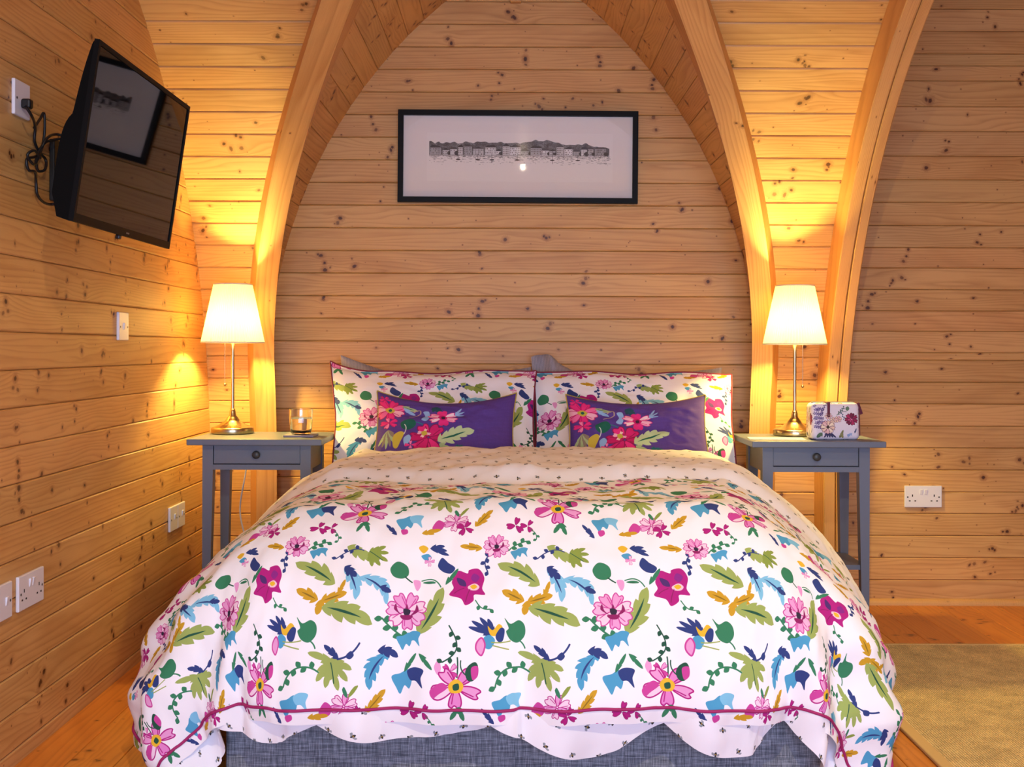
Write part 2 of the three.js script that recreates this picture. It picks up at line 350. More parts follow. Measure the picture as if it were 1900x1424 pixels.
function poppy(g, x, y, r) {
  const m = PAL.magenta;
  blob(g, [[x - r * .55, y - r * .9], [x - r * .05, y - r * .75], [x + r * .05, y - r * .95], [x + r * .55, y - r * 1.0], [x + r * .85, y - r * .5], [x + r * .75, y + r * .1], [x + r * .9, y + r * .45], [x + r * .35, y + r * .45], [x + r * .3, y + r * .8], [x - r * .1, y + r * 1.05], [x - r * .35, y + r * .7], [x - r * .95, y + r * .5], [x - r * .75, y + r * .1], [x - r * .85, y - r * .3]], m);
  blob(g, [[x - r * .6, y - r * .5], [x - r * .2, y - r * .35], [x - r * .1, y - r * .02], [x - r * .45, y - r * .1]], '#4b2468');
  blob(g, [[x + r * .3, y - r * .75], [x + r * .6, y - r * .55], [x + r * .4, y - r * .25], [x + r * .15, y - r * .45]], '#8a1f83');
  blob(g, [[x, y], [x + r * .35, y - r * .18], [x + r * .6, y], [x + r * .45, y + r * .2], [x + r * .1, y + r * .18]], '#f1c9cf');
  blob(g, [[x + r * .12, y - r * .02], [x + r * .34, y - r * .12], [x + r * .48, y + r * .02], [x + r * .28, y + r * .14]], PAL.yellow);
  line(g, [[x + r * .1, y + r * .15], [x - r * .05, y + r * .5], [x - r * .1, y + r * .85]], r * .05, PAL.deep);
  line(g, [[x - r * .2, y + r * .1], [x - r * .5, y + r * .2], [x - r * .7, y + r * .4]], r * .05, PAL.deep);
}
function tulip(g, x, y, r) {
  petals(g, x, y - r * .15, r, 7, -1.2, [PAL.pink, PAL.pale, '#e7b3d6'], 0.95, PAL.rose);
  for (const k of [-.55, 0, .5]) blob(g, [[x + r * k, y - r * .5], [x + r * (k + .1), y - r * .15], [x + r * k * .4, y + r * .1], [x + r * (k - .08), y - r * .2]], PAL.deep);
  blob(g, [[x - r * .15, y - r * .25], [x + r * .18, y - r * .2], [x + r * .12, y + r * .05], [x - r * .12, y + r * .05]], PAL.black);
  blob(g, [[x - r * .3, y + r * .1], [x + r * .3, y + r * .08], [x + r * .16, y + r * .3], [x - r * .18, y + r * .3]], PAL.deep);
}
function bigPink(g, x, y, r) {
  petals(g, x, y, r, 5, 0.35, [PAL.pink, '#e083c2', PAL.pale], 0.8, PAL.magenta);
  blob(g, [[x - r * 1.05, y + r * .1], [x - r * .6, y - r * .2], [x - r * .35, y], [x - r * .7, y + r * .25], [x - r * .95, y + r * .4]], PAL.rose);
  blob(g, [[x - r * .3, y - r * .1], [x, y - r * .32], [x + r * .3, y - r * .1], [x + r * .18, y + r * .2], [x - r * .2, y + r * .2]], PAL.yellow);
  blob(g, [[x - r * .12, y - r * .08], [x + r * .1, y - r * .14], [x + r * .12, y + r * .08], [x - r * .08, y + r * .12]], PAL.dgreen);
}
function fern(g, x, y, r, col, a0 = 0.9) {
  for (let i = 0; i < 5; i++) { const a = a0 + (i - 2) * 0.42; leaf(g, x, y, x + Math.cos(a) * r * (1.1 - .12 * Math.abs(i - 2)), y + Math.sin(a) * r * (1.1 - .12 * Math.abs(i - 2)), r * .17, 3, col, null); }
  line(g, [[x, y], [x + Math.cos(a0) * r * .4, y + Math.sin(a0) * r * .4], [x + Math.cos(a0 + .1) * r * .85, y + Math.sin(a0 + .1) * r * .85]], r * .035, PAL.dgreen);
}
function sprig(g, pts, n, sz, col) {
  const [a, b, c, d] = pts; const B = t => { const u = 1 - t; return [u * u * u * a[0] + 3 * u * u * t * b[0] + 3 * u * t * t * c[0] + t * t * t * d[0], u * u * u * a[1] + 3 * u * u * t * b[1] + 3 * u * t * t * c[1] + t * t * t * d[1]]; };
  line(g, pts, sz * .22, col);
  for (let i = 1; i <= n; i++) { const t = i / n, p = B(t), q = B(Math.max(0, t - .04)), ang = Math.atan2(p[1] - q[1], p[0] - q[0]) + (i % 2 ? .9 : -.9); const e = [p[0] + Math.cos(ang) * sz, p[1] + Math.sin(ang) * sz]; const nx = -Math.sin(ang) * sz * .38, ny = Math.cos(ang) * sz * .38; blob(g, [p, [(p[0] + e[0]) / 2 + nx, (p[1] + e[1]) / 2 + ny], e, [(p[0] + e[0]) / 2 - nx, (p[1] + e[1]) / 2 - ny]], col); }
}
function swoosh(g, pts, w, c1, c2) { // arched feathery leaf of two blues
  const [a, b, c] = pts; const B = t => [(1 - t) ** 2 * a[0] + 2 * t * (1 - t) * b[0] + t * t * c[0], (1 - t) ** 2 * a[1] + 2 * t * (1 - t) * b[1] + t * t * c[1]];
  const up = [], dn = []; const N = 8;
  for (let i = 0; i <= N; i++) { const t = i / N, p = B(t), q = B(Math.min(1, t + .02)), q0 = B(Math.max(0, t - .02)), an = Math.atan2(q[1] - q0[1], q[0] - q0[0]), e = w * Math.sin(Math.PI * (0.08 + t * .9)); up.push([p[0] + Math.sin(an) * e * (i % 2 ? 1.25 : .7), p[1] - Math.cos(an) * e * (i % 2 ? 1.25 : .7)]); dn.push([p[0] - Math.sin(an) * e * .5, p[1] + Math.cos(an) * e * .5]); }
  g.beginPath(); up.forEach((p, i) => i ? g.lineTo(...p) : g.moveTo(...p)); dn.reverse().forEach(p => g.lineTo(...p)); g.closePath(); g.fillStyle = c1; g.fill();
  g.beginPath(); g.moveTo(...a); g.quadraticCurveTo(...b, ...c); g.lineWidth = w * .34; g.strokeStyle = c2; g.stroke();
}
function bellflower(g, x, y, r, c1, c2) {
  blob(g, [[x - r * .9, y - r * .15], [x - r * .35, y - r * .35], [x + r * .1, y - r * .6], [x + r * .35, y - r * .1], [x + r * .2, y + r * .5], [x - r * .1, y + r * .35], [x - r * .35, y + r * .85], [x - r * .6, y + r * .5]], c1);
  blob(g, [[x + r * .05, y - r * .5], [x + r * .5, y - r * .75], [x + r * 1.05, y - r * .6], [x + r * .9, y - r * .1], [x + r * 1.0, y + r * .45], [x + r * .6, y + r * .05], [x + r * .25, y]], c2);
}
const TW = 1050, TH = 1940;
function floralMotifs(g) {
  // coordinates in print units: 1050 units are one repeat (0.455 m)
  poppy(g, 430, 465, 98); sprig(g, [[470, 540], [490, 570], [500, 590], [545, 585]], 3, 26, PAL.green);
  leaf(g, 800, 462, 588, 345, 44, 4, PAL.lime, PAL.dgreen, 0.06);
  leaf(g, 838, 365, 912, 540, 34, 4, PAL.sky, PAL.navy, -0.14); leaf(g, 838, 362, 905, 420, 26, 3, PAL.navy, null); leaf(g, 918, 425, 1070, 560, 36, 5, PAL.sky, PAL.navy, -0.26); leaf(g, 1030, 470, 1085, 500, 20, 2, PAL.navy, null);
  leaf(g, 720, 545, 608, 492, 30, 3, PAL.mustard, PAL.dmust); leaf(g, 735, 545, 720, 618, 24, 2, PAL.mustard, null); leaf(g, 735, 555, 862, 510, 28, 3, PAL.mustard, PAL.dmust); leaf(g, 822, 520, 850, 440, 14, 2, PAL.mustard, null);
  leaf(g, 740, 585, 995, 665, 52, 4, PAL.lime, PAL.dgreen, -0.08);
  leaf(g, 185, 715, 300, 475, 46, 4, PAL.lime, PAL.dgreen, 0.05);
  sprig(g, [[150, 745], [90, 730], [40, 690], [0, 640]], 6, 40, PAL.green);
  bellflower(g, 130, 745, 62, PAL.blue, PAL.blue); tulip(g, 120, 612, 100);
  blob(g, [[620, 630], [650, 660], [690, 645], [720, 670], [722, 720], [690, 755], [650, 740], [628, 700], [640, 680]], PAL.green); line(g, [[690, 745], [715, 760], [722, 785]], 7, PAL.green);
  for (const [dx, dy] of [[-115, -10], [-100, -40], [-60, -60], [-20, -55]]) leaf(g, 570, 712, 555 + dx, 690 + dy, 16, 2, PAL.navy, null);
  blob(g, [[535, 670], [560, 690], [590, 660], [610, 680], [585, 715], [550, 715]], PAL.yellow); blob(g, [[575, 720], [600, 680], [620, 690], [612, 740], [590, 748]], PAL.navy);
  blob(g, [[515, 730], [545, 715], [572, 740], [550, 780], [520, 775]], PAL.blue); blob(g, [[480, 755], [505, 730], [522, 765], [505, 815], [478, 790]], PAL.pink); blobPath(g, [[480, 755], [505, 730], [522, 765], [505, 815], [478, 790]]); g.lineWidth = 8; g.strokeStyle = PAL.rose; g.stroke();
  line(g, [[555, 750], [600, 755], [648, 745]], 6, PAL.lime); line(g, [[560, 765], [600, 775], [640, 785]], 6, PAL.lime);
  fern(g, 800, 838, 140, PAL.lime, 1.25); leaf(g, 815, 850, 690, 805, 22, 2, PAL.lime, null);
  leaf(g, 845, 838, 768, 772, 18, 3, PAL.navy, null); line(g, [[840, 840], [910, 830], [945, 762]], 9, PAL.navy); blob(g, [[880, 825], [905, 800], [920, 820], [900, 840]], PAL.navy);
  sprig(g, [[745, 900], [680, 850], [590, 860], [575, 965]], 7, 36, PAL.green);
  leaf(g, 1085, 815, 1000, 980, 38, 5, PAL.blue, PAL.navy, 0.2); leaf(g, 1035, 800, 1135, 832, 26, 3, PAL.navy, null, -0.1);
  bellflower(g, 130, 940, 82, PAL.blue, PAL.navy); leaf(g, 120, 905, 175, 810, 12, 2, PAL.green, null); leaf(g, 190, 810, 258, 885, 14, 2, PAL.green, null); 
  blob(g, [[270, 870], [290, 840], [305, 875], [295, 910], [280, 900]], PAL.pink);
  sprig(g, [[340, 672], [380, 740], [420, 800], [310, 850]], 7, 30, PAL.dgreen); line(g, [[385, 830], [390, 870], [385, 925]], 7, PAL.dgreen);
  petals(g, 350, 895, 42, 4, -0.8, [PAL.pink, PAL.rose], 1, PAL.magenta); bigPink(g, 380, 972, 122);
  blob(g, [[425, 905], [440, 870], [475, 850], [490, 880], [470, 935], [440, 940]], PAL.dgreen); blob(g, [[455, 880], [488, 870], [488, 915], [462, 935]], PAL.rose); line(g, [[402, 845], [395, 890], [430, 915]], 6, PAL.dgreen);
  leaf(g, 395, 1065, 355, 1130, 16, 2, PAL.green, null); leaf(g, 395, 1065, 420, 1135, 16, 2, PAL.green, null);
  petals(g, 150, 1090, 48, 3, -1.3, [PAL.magenta], 1, PAL.deep); petals(g, 215, 1090, 40, 3, -1.0, [PAL.magenta], 1, PAL.deep); sprig(g, [[230, 1110], [255, 1130], [265, 1150], [260, 1175]], 3, 20, PAL.green);
  bellflower(g, 625, 1050, 74, PAL.blue, PAL.sky); leaf(g, 570, 1150, 508, 1070, 14, 3, PAL.navy, null); blob(g, [[590, 1110], [620, 1100], [625, 1125], [600, 1140]], PAL.rose);
  petals(g, 880, 1060, 66, 6, -1.4, [PAL.pink, PAL.pale], 0.9, PAL.magenta); blob(g, [[755, 1090], [785, 1045], [820, 1070], [805, 1110], [770, 1115]], PAL.rose); petals(g, 930, 1105, 46, 4, 0.5, [PAL.magenta], 1, PAL.deep);
  leaf(g, 895, 1020, 875, 970, 14, 1, PAL.green, null); leaf(g, 900, 1020, 945, 962, 14, 1, PAL.olive, null);
  leaf(g, 985, 1095, 1075, 990, 24, 4, PAL.mustard, PAL.dmust); leaf(g, 700, 1120, 800, 1110, 18, 3, PAL.mustard, null);
  // upper part of the repeat
  blob(g, [[25, 370], [60, 330], [110, 350], [120, 400], [90, 425], [45, 415]], PAL.green); line(g, [[105, 415], [120, 430], [140, 442]], 7, PAL.dgreen);
  blob(g, [[148, 430], [180, 430], [185, 460], [170, 488], [155, 465]], PAL.pink);
  line(g, [[190, 430], [260, 400], [290, 465]], 6, PAL.green); leaf(g, 195, 440, 262, 440, 11, 1, PAL.green, PAL.dgreen);
  blob(g, [[270, 345], [290, 300], [325, 330], [360, 360], [340, 390], [300, 380]], PAL.navy); leaf(g, 315, 455, 375, 365, 14, 2, PAL.green, null);
  sprig(g, [[560, 290], [520, 290], [500, 330], [530, 380]], 5, 28, PAL.navy);
  // lower half row
  leaf(g, 840, 245, 990, 335, 30, 4, PAL.lime, null); fern(g, 960, 275, 100, PAL.olive, 0.5); sprig(g, [[930, 275], [880, 255], [840, 270], [790, 315]], 5, 26, PAL.navy);
  leaf(g, 500, 255, 385, 240, 20, 3, PAL.mustard, PAL.dmust); tulip(g, 575, 255, 66); sprig(g, [[640, 270], [660, 240], [690, 230], [730, 215]], 5, 30, PAL.green); bellflower(g, 690, 285, 46, PAL.blue, PAL.blue);
  blob(g, [[165, 240], [190, 225], [215, 245], [190, 270]], PAL.yellow); for (const d of [0, 1, 2]) leaf(g, 225, 245, 300 + d * 12, 235 + d * 25, 14, 2, PAL.navy, null);
  blob(g, [[180, 285], [215, 275], [235, 300], [205, 312]], PAL.blue); petals(g, 225, 318, 26, 4, 0, [PAL.pink, PAL.pale], 1, PAL.rose);
}
const floralTex = (() => {
  const W = 1024, Hh = Math.round(1024 * TH / TW), [c, g] = canvas(W, Hh); g.fillStyle = '#f4f1f3'; g.fillRect(0, 0, W, Hh); g.scale(W / TW, W / TW);
  for (const [ox, oy] of [[0, 0], [525, 970]]) for (const ix of [-2, -1, 0, 1]) for (const iy of [-1, 0, 1]) { g.save(); g.translate(ox + ix * TW, oy + iy * TH); floralMotifs(g); g.restore(); }
  return ctex(c, true);
})();
const weave = (() => { // fine cloth relief
  const N = 256, d = new Uint8Array(N * N * 4); for (let y = 0; y < N; y++) for (let x = 0; x < N; x++) { const v = 128 + 60 * Math.sin(x * Math.PI / 2) * ((y >> 1) & 1 ? 1 : -1) + (noise2(x * .9, y * .9) - .5) * 90; const o = (y * N + x) * 4; d[o] = d[o + 1] = d[o + 2] = clamp(v, 0, 255); d[o + 3] = 255; }
  const t = new THREE.DataTexture(d, N, N); t.magFilter = THREE.LinearFilter; t.wrapS = t.wrapT = THREE.RepeatWrapping; t.needsUpdate = true; return t;
})();
const floralMat = new THREE.MeshStandardMaterial({ map: floralTex, roughness: 0.85, side: THREE.DoubleSide });
// white reverse with scattered little dark insects
const beeTex = (() => {
  const [c, g] = canvas(1024, 1024); g.fillStyle = '#f3f1f4'; g.fillRect(0, 0, 1024, 1024); let s = 5; const r = () => { s = (s * 16807) % 2147483647; return s / 2147483647; };
  for (let i = 0; i < 7; i++) for (let j = 0; j < 7; j++) {
    const x = (i + .5 + (j % 2) * .5 + (r() - .5) * .3) * 1024 / 7 % 1024, y = (j + .5 + (r() - .5) * .3) * 1024 / 7, a = r() * 6.28; g.save(); g.translate(x, y); g.rotate(a);
    blob(g, [[-15, 0], [-6, -6], [8, -5], [15, 0], [8, 5], [-6, 6]], '#2b2a2c'); blob(g, [[0, -3], [-9, -17], [3, -19], [8, -5]], '#8f969c'); blob(g, [[0, 3], [-9, 17], [3, 19], [8, 5]], '#9aa0a6'); blob(g, [[-3, -5], [1, -5], [1, 5], [-3, 5]], '#a9842e'); g.restore();
  }
  return ctex(c, true);
})();
const beeMat = new THREE.MeshStandardMaterial({ map: beeTex, roughness: 0.85, side: THREE.DoubleSide });
const pipingPink = new THREE.MeshStandardMaterial({ color: 0xa01860, roughness: 0.7 });
function linen(base, amp, w = 512) {
  const d = new Uint8Array(w * w * 4);
  for (let y = 0; y < w; y++) for (let x = 0; x < w; x++) {
    const a = noise2(x * .9, y * .05 + 3) + noise2(x * .05 + 9, y * .9), b = noise2(x * .4, y * .02 + 50) + noise2(x * .02 + 70, y * .4), k = (a - 1) * amp + (b - 1) * amp * .8 + (noise2(x * .99, y * .99) - .5) * amp * .5; const o = (y * w + x) * 4;
    for (let q = 0; q < 3; q++) d[o + q] = clamp(base[q] + k, 0, 255); d[o + 3] = 255;
  }
  const t = new THREE.DataTexture(d, w, w); t.colorSpace = THREE.SRGBColorSpace; t.magFilter = THREE.LinearFilter; t.wrapS = t.wrapT = THREE.RepeatWrapping; t.needsUpdate = true; return t;
}

// ------------------------------------------------------------------ bed
const BX = 0.03, BZ0 = 0.05, BZ1 = 1.935, BW = 1.35;
{
  const lt = linen([112, 116, 124], 46); lt.repeat.set(3, 0.9);
  const baseMat = new THREE.MeshStandardMaterial({ map: lt, roughness: 0.9 });
  const b = thing('bed_base', 'grey linen upholstered divan bed base under the floral duvet', 'bed base', [BX, 0, (BZ0 + BZ1) / 2]);
  mesh('divan', new RoundedBoxGeometry(BW, 0.33, BZ1 - BZ0, 4, 0.012).translate(0, 0.205, 0), baseMat, b);
  const fm = new THREE.MeshStandardMaterial({ color: 0x222222, roughness: 0.5 });
  for (const sx of [-1, 1]) for (const sz of [-1, 1]) mesh('foot', lathe([[0, 0], [0.022, 0], [0.025, 0.02], [0.02, 0.042], [0, 0.042]], 16).translate(sx * 0.55, 0, sz * 0.82), fm, b);
  single('mattress', new RoundedBoxGeometry(BW - 0.06, 0.165, BZ1 - BZ0 - 0.14, 5, 0.07).translate(0, 0.0825, -0.05), new THREE.MeshStandardMaterial({ color: 0xeeecea, roughness: 0.9 }), 'white mattress on the divan base below the duvet', 'mattress', [BX, 0.372, (BZ0 + BZ1) / 2]);
}
// drape curve: distance run along the cloth past the bed edge -> outwards, downwards
const TOP = 0.634;
function profile(r, v, p) {
  const pts = [[0, 0, 0]]; let L = 0, px = 0, py = 0;
  for (let i = 1; i <= 160; i++) { const dn = v * (1 - Math.cos(i / 160 * Math.PI / 2)), x = r * Math.pow(1 - Math.pow(1 - dn / v, p), 1 / p); L += Math.hypot(x - px, dn - py); pts.push([L, x, dn]); px = x; py = dn; }
  return e => { if (e >= L) return [r - (e - L) * 0.22, v + (e - L) * 0.97]; let i = 1; while (pts[i][0] < e) i++; const a = pts[i - 1], b = pts[i], t = (e - a[0]) / (b[0] - a[0] || 1); return [a[1] + (b[1] - a[1]) * t, a[2] + (b[2] - a[2]) * t]; };
}
const profSide = profile(0.405, 0.43, 1.5), profFoot = profile(0.3, 0.40, 1.55);
const FB = 1.76, aLeft = z => 0.51 - 0.0 * z, aRight = z => 0.5 + 0.12 * (1 - smooth(1.0, 1.8, z));
const EF = 0.555, ES = 0.74;            // cloth past the foot edge, past the side edges
function drape(s, t, lift = 0, inset = 0) {
  const zc = Math.min(t, FB), a = s < 0 ? aLeft(zc) : aRight(zc), sg = s < 0 ? -1 : 1;
  const ex = Math.max(0, Math.abs(s) - a), ez = Math.max(0, t - FB);
  const e = Math.pow(ex ** 2.8 + ez ** 2.8, 1 / 2.8), th = ez === 0 ? 0 : Math.atan2(ez, ex);
  const k = Math.sin(th) ** 2, ps = profSide(e), pf = profFoot(e);
  let out = ps[0] * (1 - k) + pf[0] * k, dn = ps[1] * (1 - k) + pf[1] * k;
  // folds: stronger lower down and towards the corner
  const corner = Math.sin(2 * th), low = smooth(0.12, 0.6, e);
  const per = s * 1.0 + (sg * (th === 0 ? (FB - t) : 0)) + sg * th * 0.35;
  let fold = low * (0.010 * Math.sin(per * 19 + 1.3) + 0.007 * Math.sin(per * 41 + 0.4)) + low * corner * 0.030 * Math.sin(th * 11 + (sg < 0 ? 0.6 : 2.2));
  const crease = Math.exp(-(((th - 1.22) / 0.1) ** 2)) * smooth(0.25, 0.65, e) * (sg < 0 ? 0.05 : 0.035);
  fold -= crease;
  out += fold - inset * smooth(0.0, 0.3, e);
  const cx = 0.012, flat = 1 - smooth(0, 0.25, e);
  const lump = (fbm(s * 5 + 20, t * 5 + 3) - 0.5) * 0.03 + (fbm(s * 14 + 2, t * 11 + 40) - 0.5) * 0.014 + (noise2(s * 40 + t * 9, t * 10 + 7) - 0.5) * 0.005;
  const x = cx + sg * (Math.min(Math.abs(s), a) + out * Math.cos(th)), z = zc + out * Math.sin(th);
  const crown = 0.014 * (1 - Math.min(1, (s / 0.6) ** 2));
  const y = TOP + crown * flat + lump * (0.45 + 0.55 * flat) - dn + lift * (1 - 0.6 * smooth(0, 0.4, e)) - inset * flat;
  return V3(x + lump * 0.5 * sg * Math.cos(th) * (1 - flat), Math.max(0.03, y), z + lump * 0.8 * Math.sin(th) * (1 - flat));
}
function surface(ns, nt, fn, uvfn) {
  const pos = [], uv = [], idx = [];
  for (let j = 0; j <= nt; j++) for (let i = 0; i <= ns; i++) { const p = fn(i / ns, j / nt), q = uvfn(i / ns, j / nt); pos.push(p.x, p.y, p.z); uv.push(q[0], q[1]); }
  for (let j = 0; j < nt; j++) for (let i = 0; i < ns; i++) { const a = j * (ns + 1) + i, b = a + 1, c = a + ns + 1, d = c + 1; idx.push(a, c, b, b, c, d); }
  const g = new THREE.BufferGeometry(); g.setAttribute('position', new THREE.Float32BufferAttribute(pos, 3)); g.setAttribute('uv', new THREE.Float32BufferAttribute(uv, 2)); g.setIndex(idx); g.computeVertexNormals(); return g;
}
{
  const d = thing('duvet', 'white duvet with bright flower and leaf print spread over the bed', 'duvet');
  const S0 = -(0.51 + ES), S1 = 0.5 + ES, T0 = 0.8, T1 = FB + EF;
  const sOf = u => S0 + (S1 - S0) * u, tOf = v => T0 + (T1 - T0) * v;
  const unit = 0.455 / TW;
  mesh('cover', surface(230, 150, (u, v) => drape(sOf(u), tOf(v)), (u, v) => { const s = sOf(u), t = tOf(v); return [(s + 0.111) / 0.455 + 430 / TW, 1 - ((t - FB - 0.255) / unit + 465) / TH]; }), floralMat, d);
  // white lining, hanging below the printed edge in loose scallops
  const sc = q => 0.016 + 0.085 * Math.abs(Math.sin(q * 8.3 + 0.5)) * (0.4 + 0.8 * noise2(q * 4 + 9, 2)) ;
  mesh('lining', surface(230, 120, (u, v) => { const s = sOf(u), q = s; const te = T1 + sc(q) - 0.01; const t = T0 + (te - T0) * v; const k = smooth(0.86, 1, v); const t2 = Math.min(t, T1 + 0.1), e1 = 0.004, p = drape(s * 0.985, t2), a = drape(s * 0.985 + e1, t2), b = drape(s * 0.985, t2 + e1); const n = b.sub(p).cross(a.sub(p)).normalize(); p.addScaledVector(n, -0.022 + k * (0.014 + 0.016 * Math.sin(q * 16.6 + 1))); return p; }, (u, v) => [sOf(u) / 0.42, tOf(v) / 0.42]), beeMat, d);
  // pink piping along the hem
  const pts = []; const off = 0.034, sA = S0 + off, sB = S1 - off, tE = T1 - off;
  for (let t = 1.1; t < tE - 0.06; t += 0.03) pts.push(drape(sA, t));
  for (let i = 0; i <= 8; i++) { const a = i / 8 * Math.PI / 2; pts.push(drape(sA + 0.05 * (1 - Math.sin(a)) , tE - 0.05 + 0.05 * Math.sin(a))); }
  for (let s = sA + 0.08; s < sB - 0.07; s += 0.012) pts.push(drape(s, tE));
  for (let i = 8; i >= 0; i--) { const a = i / 8 * Math.PI / 2; pts.push(drape(sB - 0.05 * (1 - Math.sin(a)), tE - 0.05 + 0.05 * Math.sin(a))); }
  for (let t = tE - 0.08; t > 1.1; t -= 0.03) pts.push(drape(sB, t));
  const out = pts.map(p => V3(p.x * 1.002, p.y, p.z + 0.002));
  mesh('piping', tube(out, 0.0034, 700, false, 6), pipingPink, d);
  // turned back end showing the white reverse
  const C0 = 0.655, C1 = 1.38, cS0 = -0.95, cS1 = 1.16;
  mesh('turned_back_cuff', surface(200, 70, (u, v) => {
    const s = cS0 + (cS1 - cS0) * u; const edge = C1 + 0.02 * Math.sin(s * 7 + 1) + (s > 0.3 ? -0.05 * (s - 0.3) : 0) + 0.015 * Math.sin(s * 19);
    let t, lift, dz = 0; const roll = 0.1;
    if (v < 0.14) { const a = v / 0.14 * Math.PI; t = C0 + 0.045 - 0.045 * Math.sin(a); lift = -0.03 + 0.026 * (1 - Math.cos(a)); }
    else { const w = (v - 0.14) / 0.86; t = C0 + 0.045 + (edge - C0 - 0.045) * w; lift = 0.022 - 0.027 * smooth(0.82, 1, w) + 0.004 * Math.sin(w * 9 + s * 5); }
    const p = drape(s, t, lift, -lift * 0.5); return p;
  }, (u, v) => [(cS0 + (cS1 - cS0) * u) / 0.42, v * 0.8 / 0.42]), beeMat, d);
}
// ------------------------------------------------------------------ pillows and cushions
function pillowGeo(w, h, th, o) {
  const nu = 56, nv = 44; const parts = [];
  const P = (u, v, side) => {
    const cu = o.cu ?? 0.05, cv = o.cv ?? 0.06;
    let x = u * w / 2 * (1 - cu * (1 - v * v)), y = v * h / 2 * (1 - cv * (1 - u * u));
    const fl = o.flange ?? 0, a = clamp(Math.abs(u) / (1 - fl * 2 / w), 0, 1), b = clamp(Math.abs(v) / (1 - fl * 2 / h), 0, 1);
    let z = side * (th / 2 * Math.pow(Math.max(0, (1 - a ** 3) * (1 - b ** 3)), 0.55) + 0.0025 * (1 - Math.max(u * u, v * v)));
    const m = (1 - a ** 4) * (1 - b ** 4);
    z += side * m * ((fbm(u * 3 + (o.seed || 0), v * 2.4 + 5) - 0.5) * 0.03 + (fbm(u * 8 + (o.seed || 0), v * 7) - 0.5) * 0.01);
    z += (o.wave || 0) * (Math.sin(u * 7 + (o.seed || 0)) * (b > 0.85 ? (b - 0.85) * 6 : 0) + Math.sin(v * 6 + (o.seed || 0)) * (a > 0.85 ? (a - .85) * 6 : 0));
    const p = V3(x, y, z); if (o.bend) o.bend(p, u, v); return p;
  };
  const uvS = o.uv || ((u, v) => [u * .5 + .5, v * .5 + .5]);
  for (const side of [1, -1]) { const g = surface(nu, nv, (a, b) => P((a * 2 - 1) * side, b * 2 - 1, side), (a, b) => uvS((a * 2 - 1) * side, b * 2 - 1)); const ix = g.index.array; for (let i = 0; i < ix.length; i += 3) { const t = ix[i + 1]; ix[i + 1] = ix[i + 2]; ix[i + 2] = t; } g.computeVertexNormals(); parts.push(g); }
  const rim = []; const R = 36;
  for (let i = 0; i < R; i++) rim.push(P(-1 + 2 * i / R, 1, 1)); for (let i = 0; i < R; i++) rim.push(P(1, 1 - 2 * i / R, 1)); for (let i = 0; i < R; i++) rim.push(P(1 - 2 * i / R, -1, 1)); for (let i = 0; i < R; i++) rim.push(P(-1, -1 + 2 * i / R, 1));
  return [mergeGeometries(parts), rim];
}
const ribbed = (() => { const N = 256, d = new Uint8Array(N * N * 4); for (let y = 0; y < N; y++) for (let x = 0; x < N; x++) { const k = Math.sin(x / N * Math.PI * 2 * 32) * 16 + (noise2(x * .7, y * .7) - .5) * 16, o = (y * N + x) * 4; d[o] = 152 + k; d[o + 1] = 147 + k; d[o + 2] = 156 + k; d[o + 3] = 255; } const t = new THREE.DataTexture(d, N, N); t.colorSpace = THREE.SRGBColorSpace; t.magFilter = THREE.LinearFilter; t.wrapS = t.wrapT = THREE.RepeatWrapping; t.repeat.set(4, 1); t.needsUpdate = true; return t; })();
const greyMat = new THREE.MeshStandardMaterial({ map: ribbed, roughness: 0.9 });
function addPillow(name, label, cat, grp, pos, lean, turn, roll, w, h, th, opt, mat, pipe, pr) {
  const g = thing(name, label, cat, pos, 0, grp); g.rotation.set(-lean, turn, roll, 'YXZ');
  const [geo, rim] = pillowGeo(w, h, th, opt); mesh('case', geo, mat, g); if (pipe) mesh('piping', tube(rim, pr, 300, true, 6), pipe, g); return g;
}
addPillow('grey_pillow', 'grey ribbed pillow behind the left floral pillow', 'pillow', 'grey pillows against the wall', [-0.3, 0.765, 0.14], 0.22, 0, 0.0, 0.74, 0.36, 0.12, { seed: 3, cu: 0.03, cv: 0.2, bend: (p, u, v) => { if (u < -0.4 && v > 0) p.y += 0.045 * (-u - 0.4) / 0.6 * v; } }, greyMat);
addPillow('grey_pillow', 'grey ribbed pillow with its corner up behind the right floral pillow', 'pillow', 'grey pillows against the wall', [0.44, 0.765, 0.14], 0.22, 0, 0.0, 0.74, 0.36, 0.12, { seed: 8, cu: 0.03, cv: 0.16, bend: (p, u, v) => { const k = Math.exp(-(((u + 0.86) / 0.2) ** 2)); if (v > 0) { p.y += 0.06 * k * v; p.z += 0.02 * Math.sin(u * 30) * k * v; } } }, greyMat);
const pipeRed = new THREE.MeshStandardMaterial({ color: 0x7c2036, roughness: 0.7 }), pipeMust = new THREE.MeshStandardMaterial({ color: 0xb09a3c, roughness: 0.7 });
const pilUV = (ox, oy, w, h) => (u, v) => [(u * w / 2 + ox) / 0.50, (v * h / 2 + oy) / (0.50 * TH / TW)];
addPillow('floral_pillow', 'left of the two white flower print pillows with dark red piping', 'pillow', 'floral pillows', [X(808, 4.15), 0.752, 0.345], 0.55, 0.03, 0.012, 0.765, 0.42, 0.13, { seed: 11, flange: 0.012, cu: 0.03, cv: 0.06, wave: 0.01, uv: pilUV(0.05, 0.2, 0.78, 0.48), bend: (p, u, v) => { p.x *= 1 - 0.05 * (1 - v) / 2; if (u < -0.55 && v > .2) { p.y += .05 * ((-u - 0.55) / 0.45) ** 2 * v; p.x -= 0.015 * ((-u - 0.55) / 0.45) ** 2 * v; } } }, floralMat, pipeRed, 0.003);
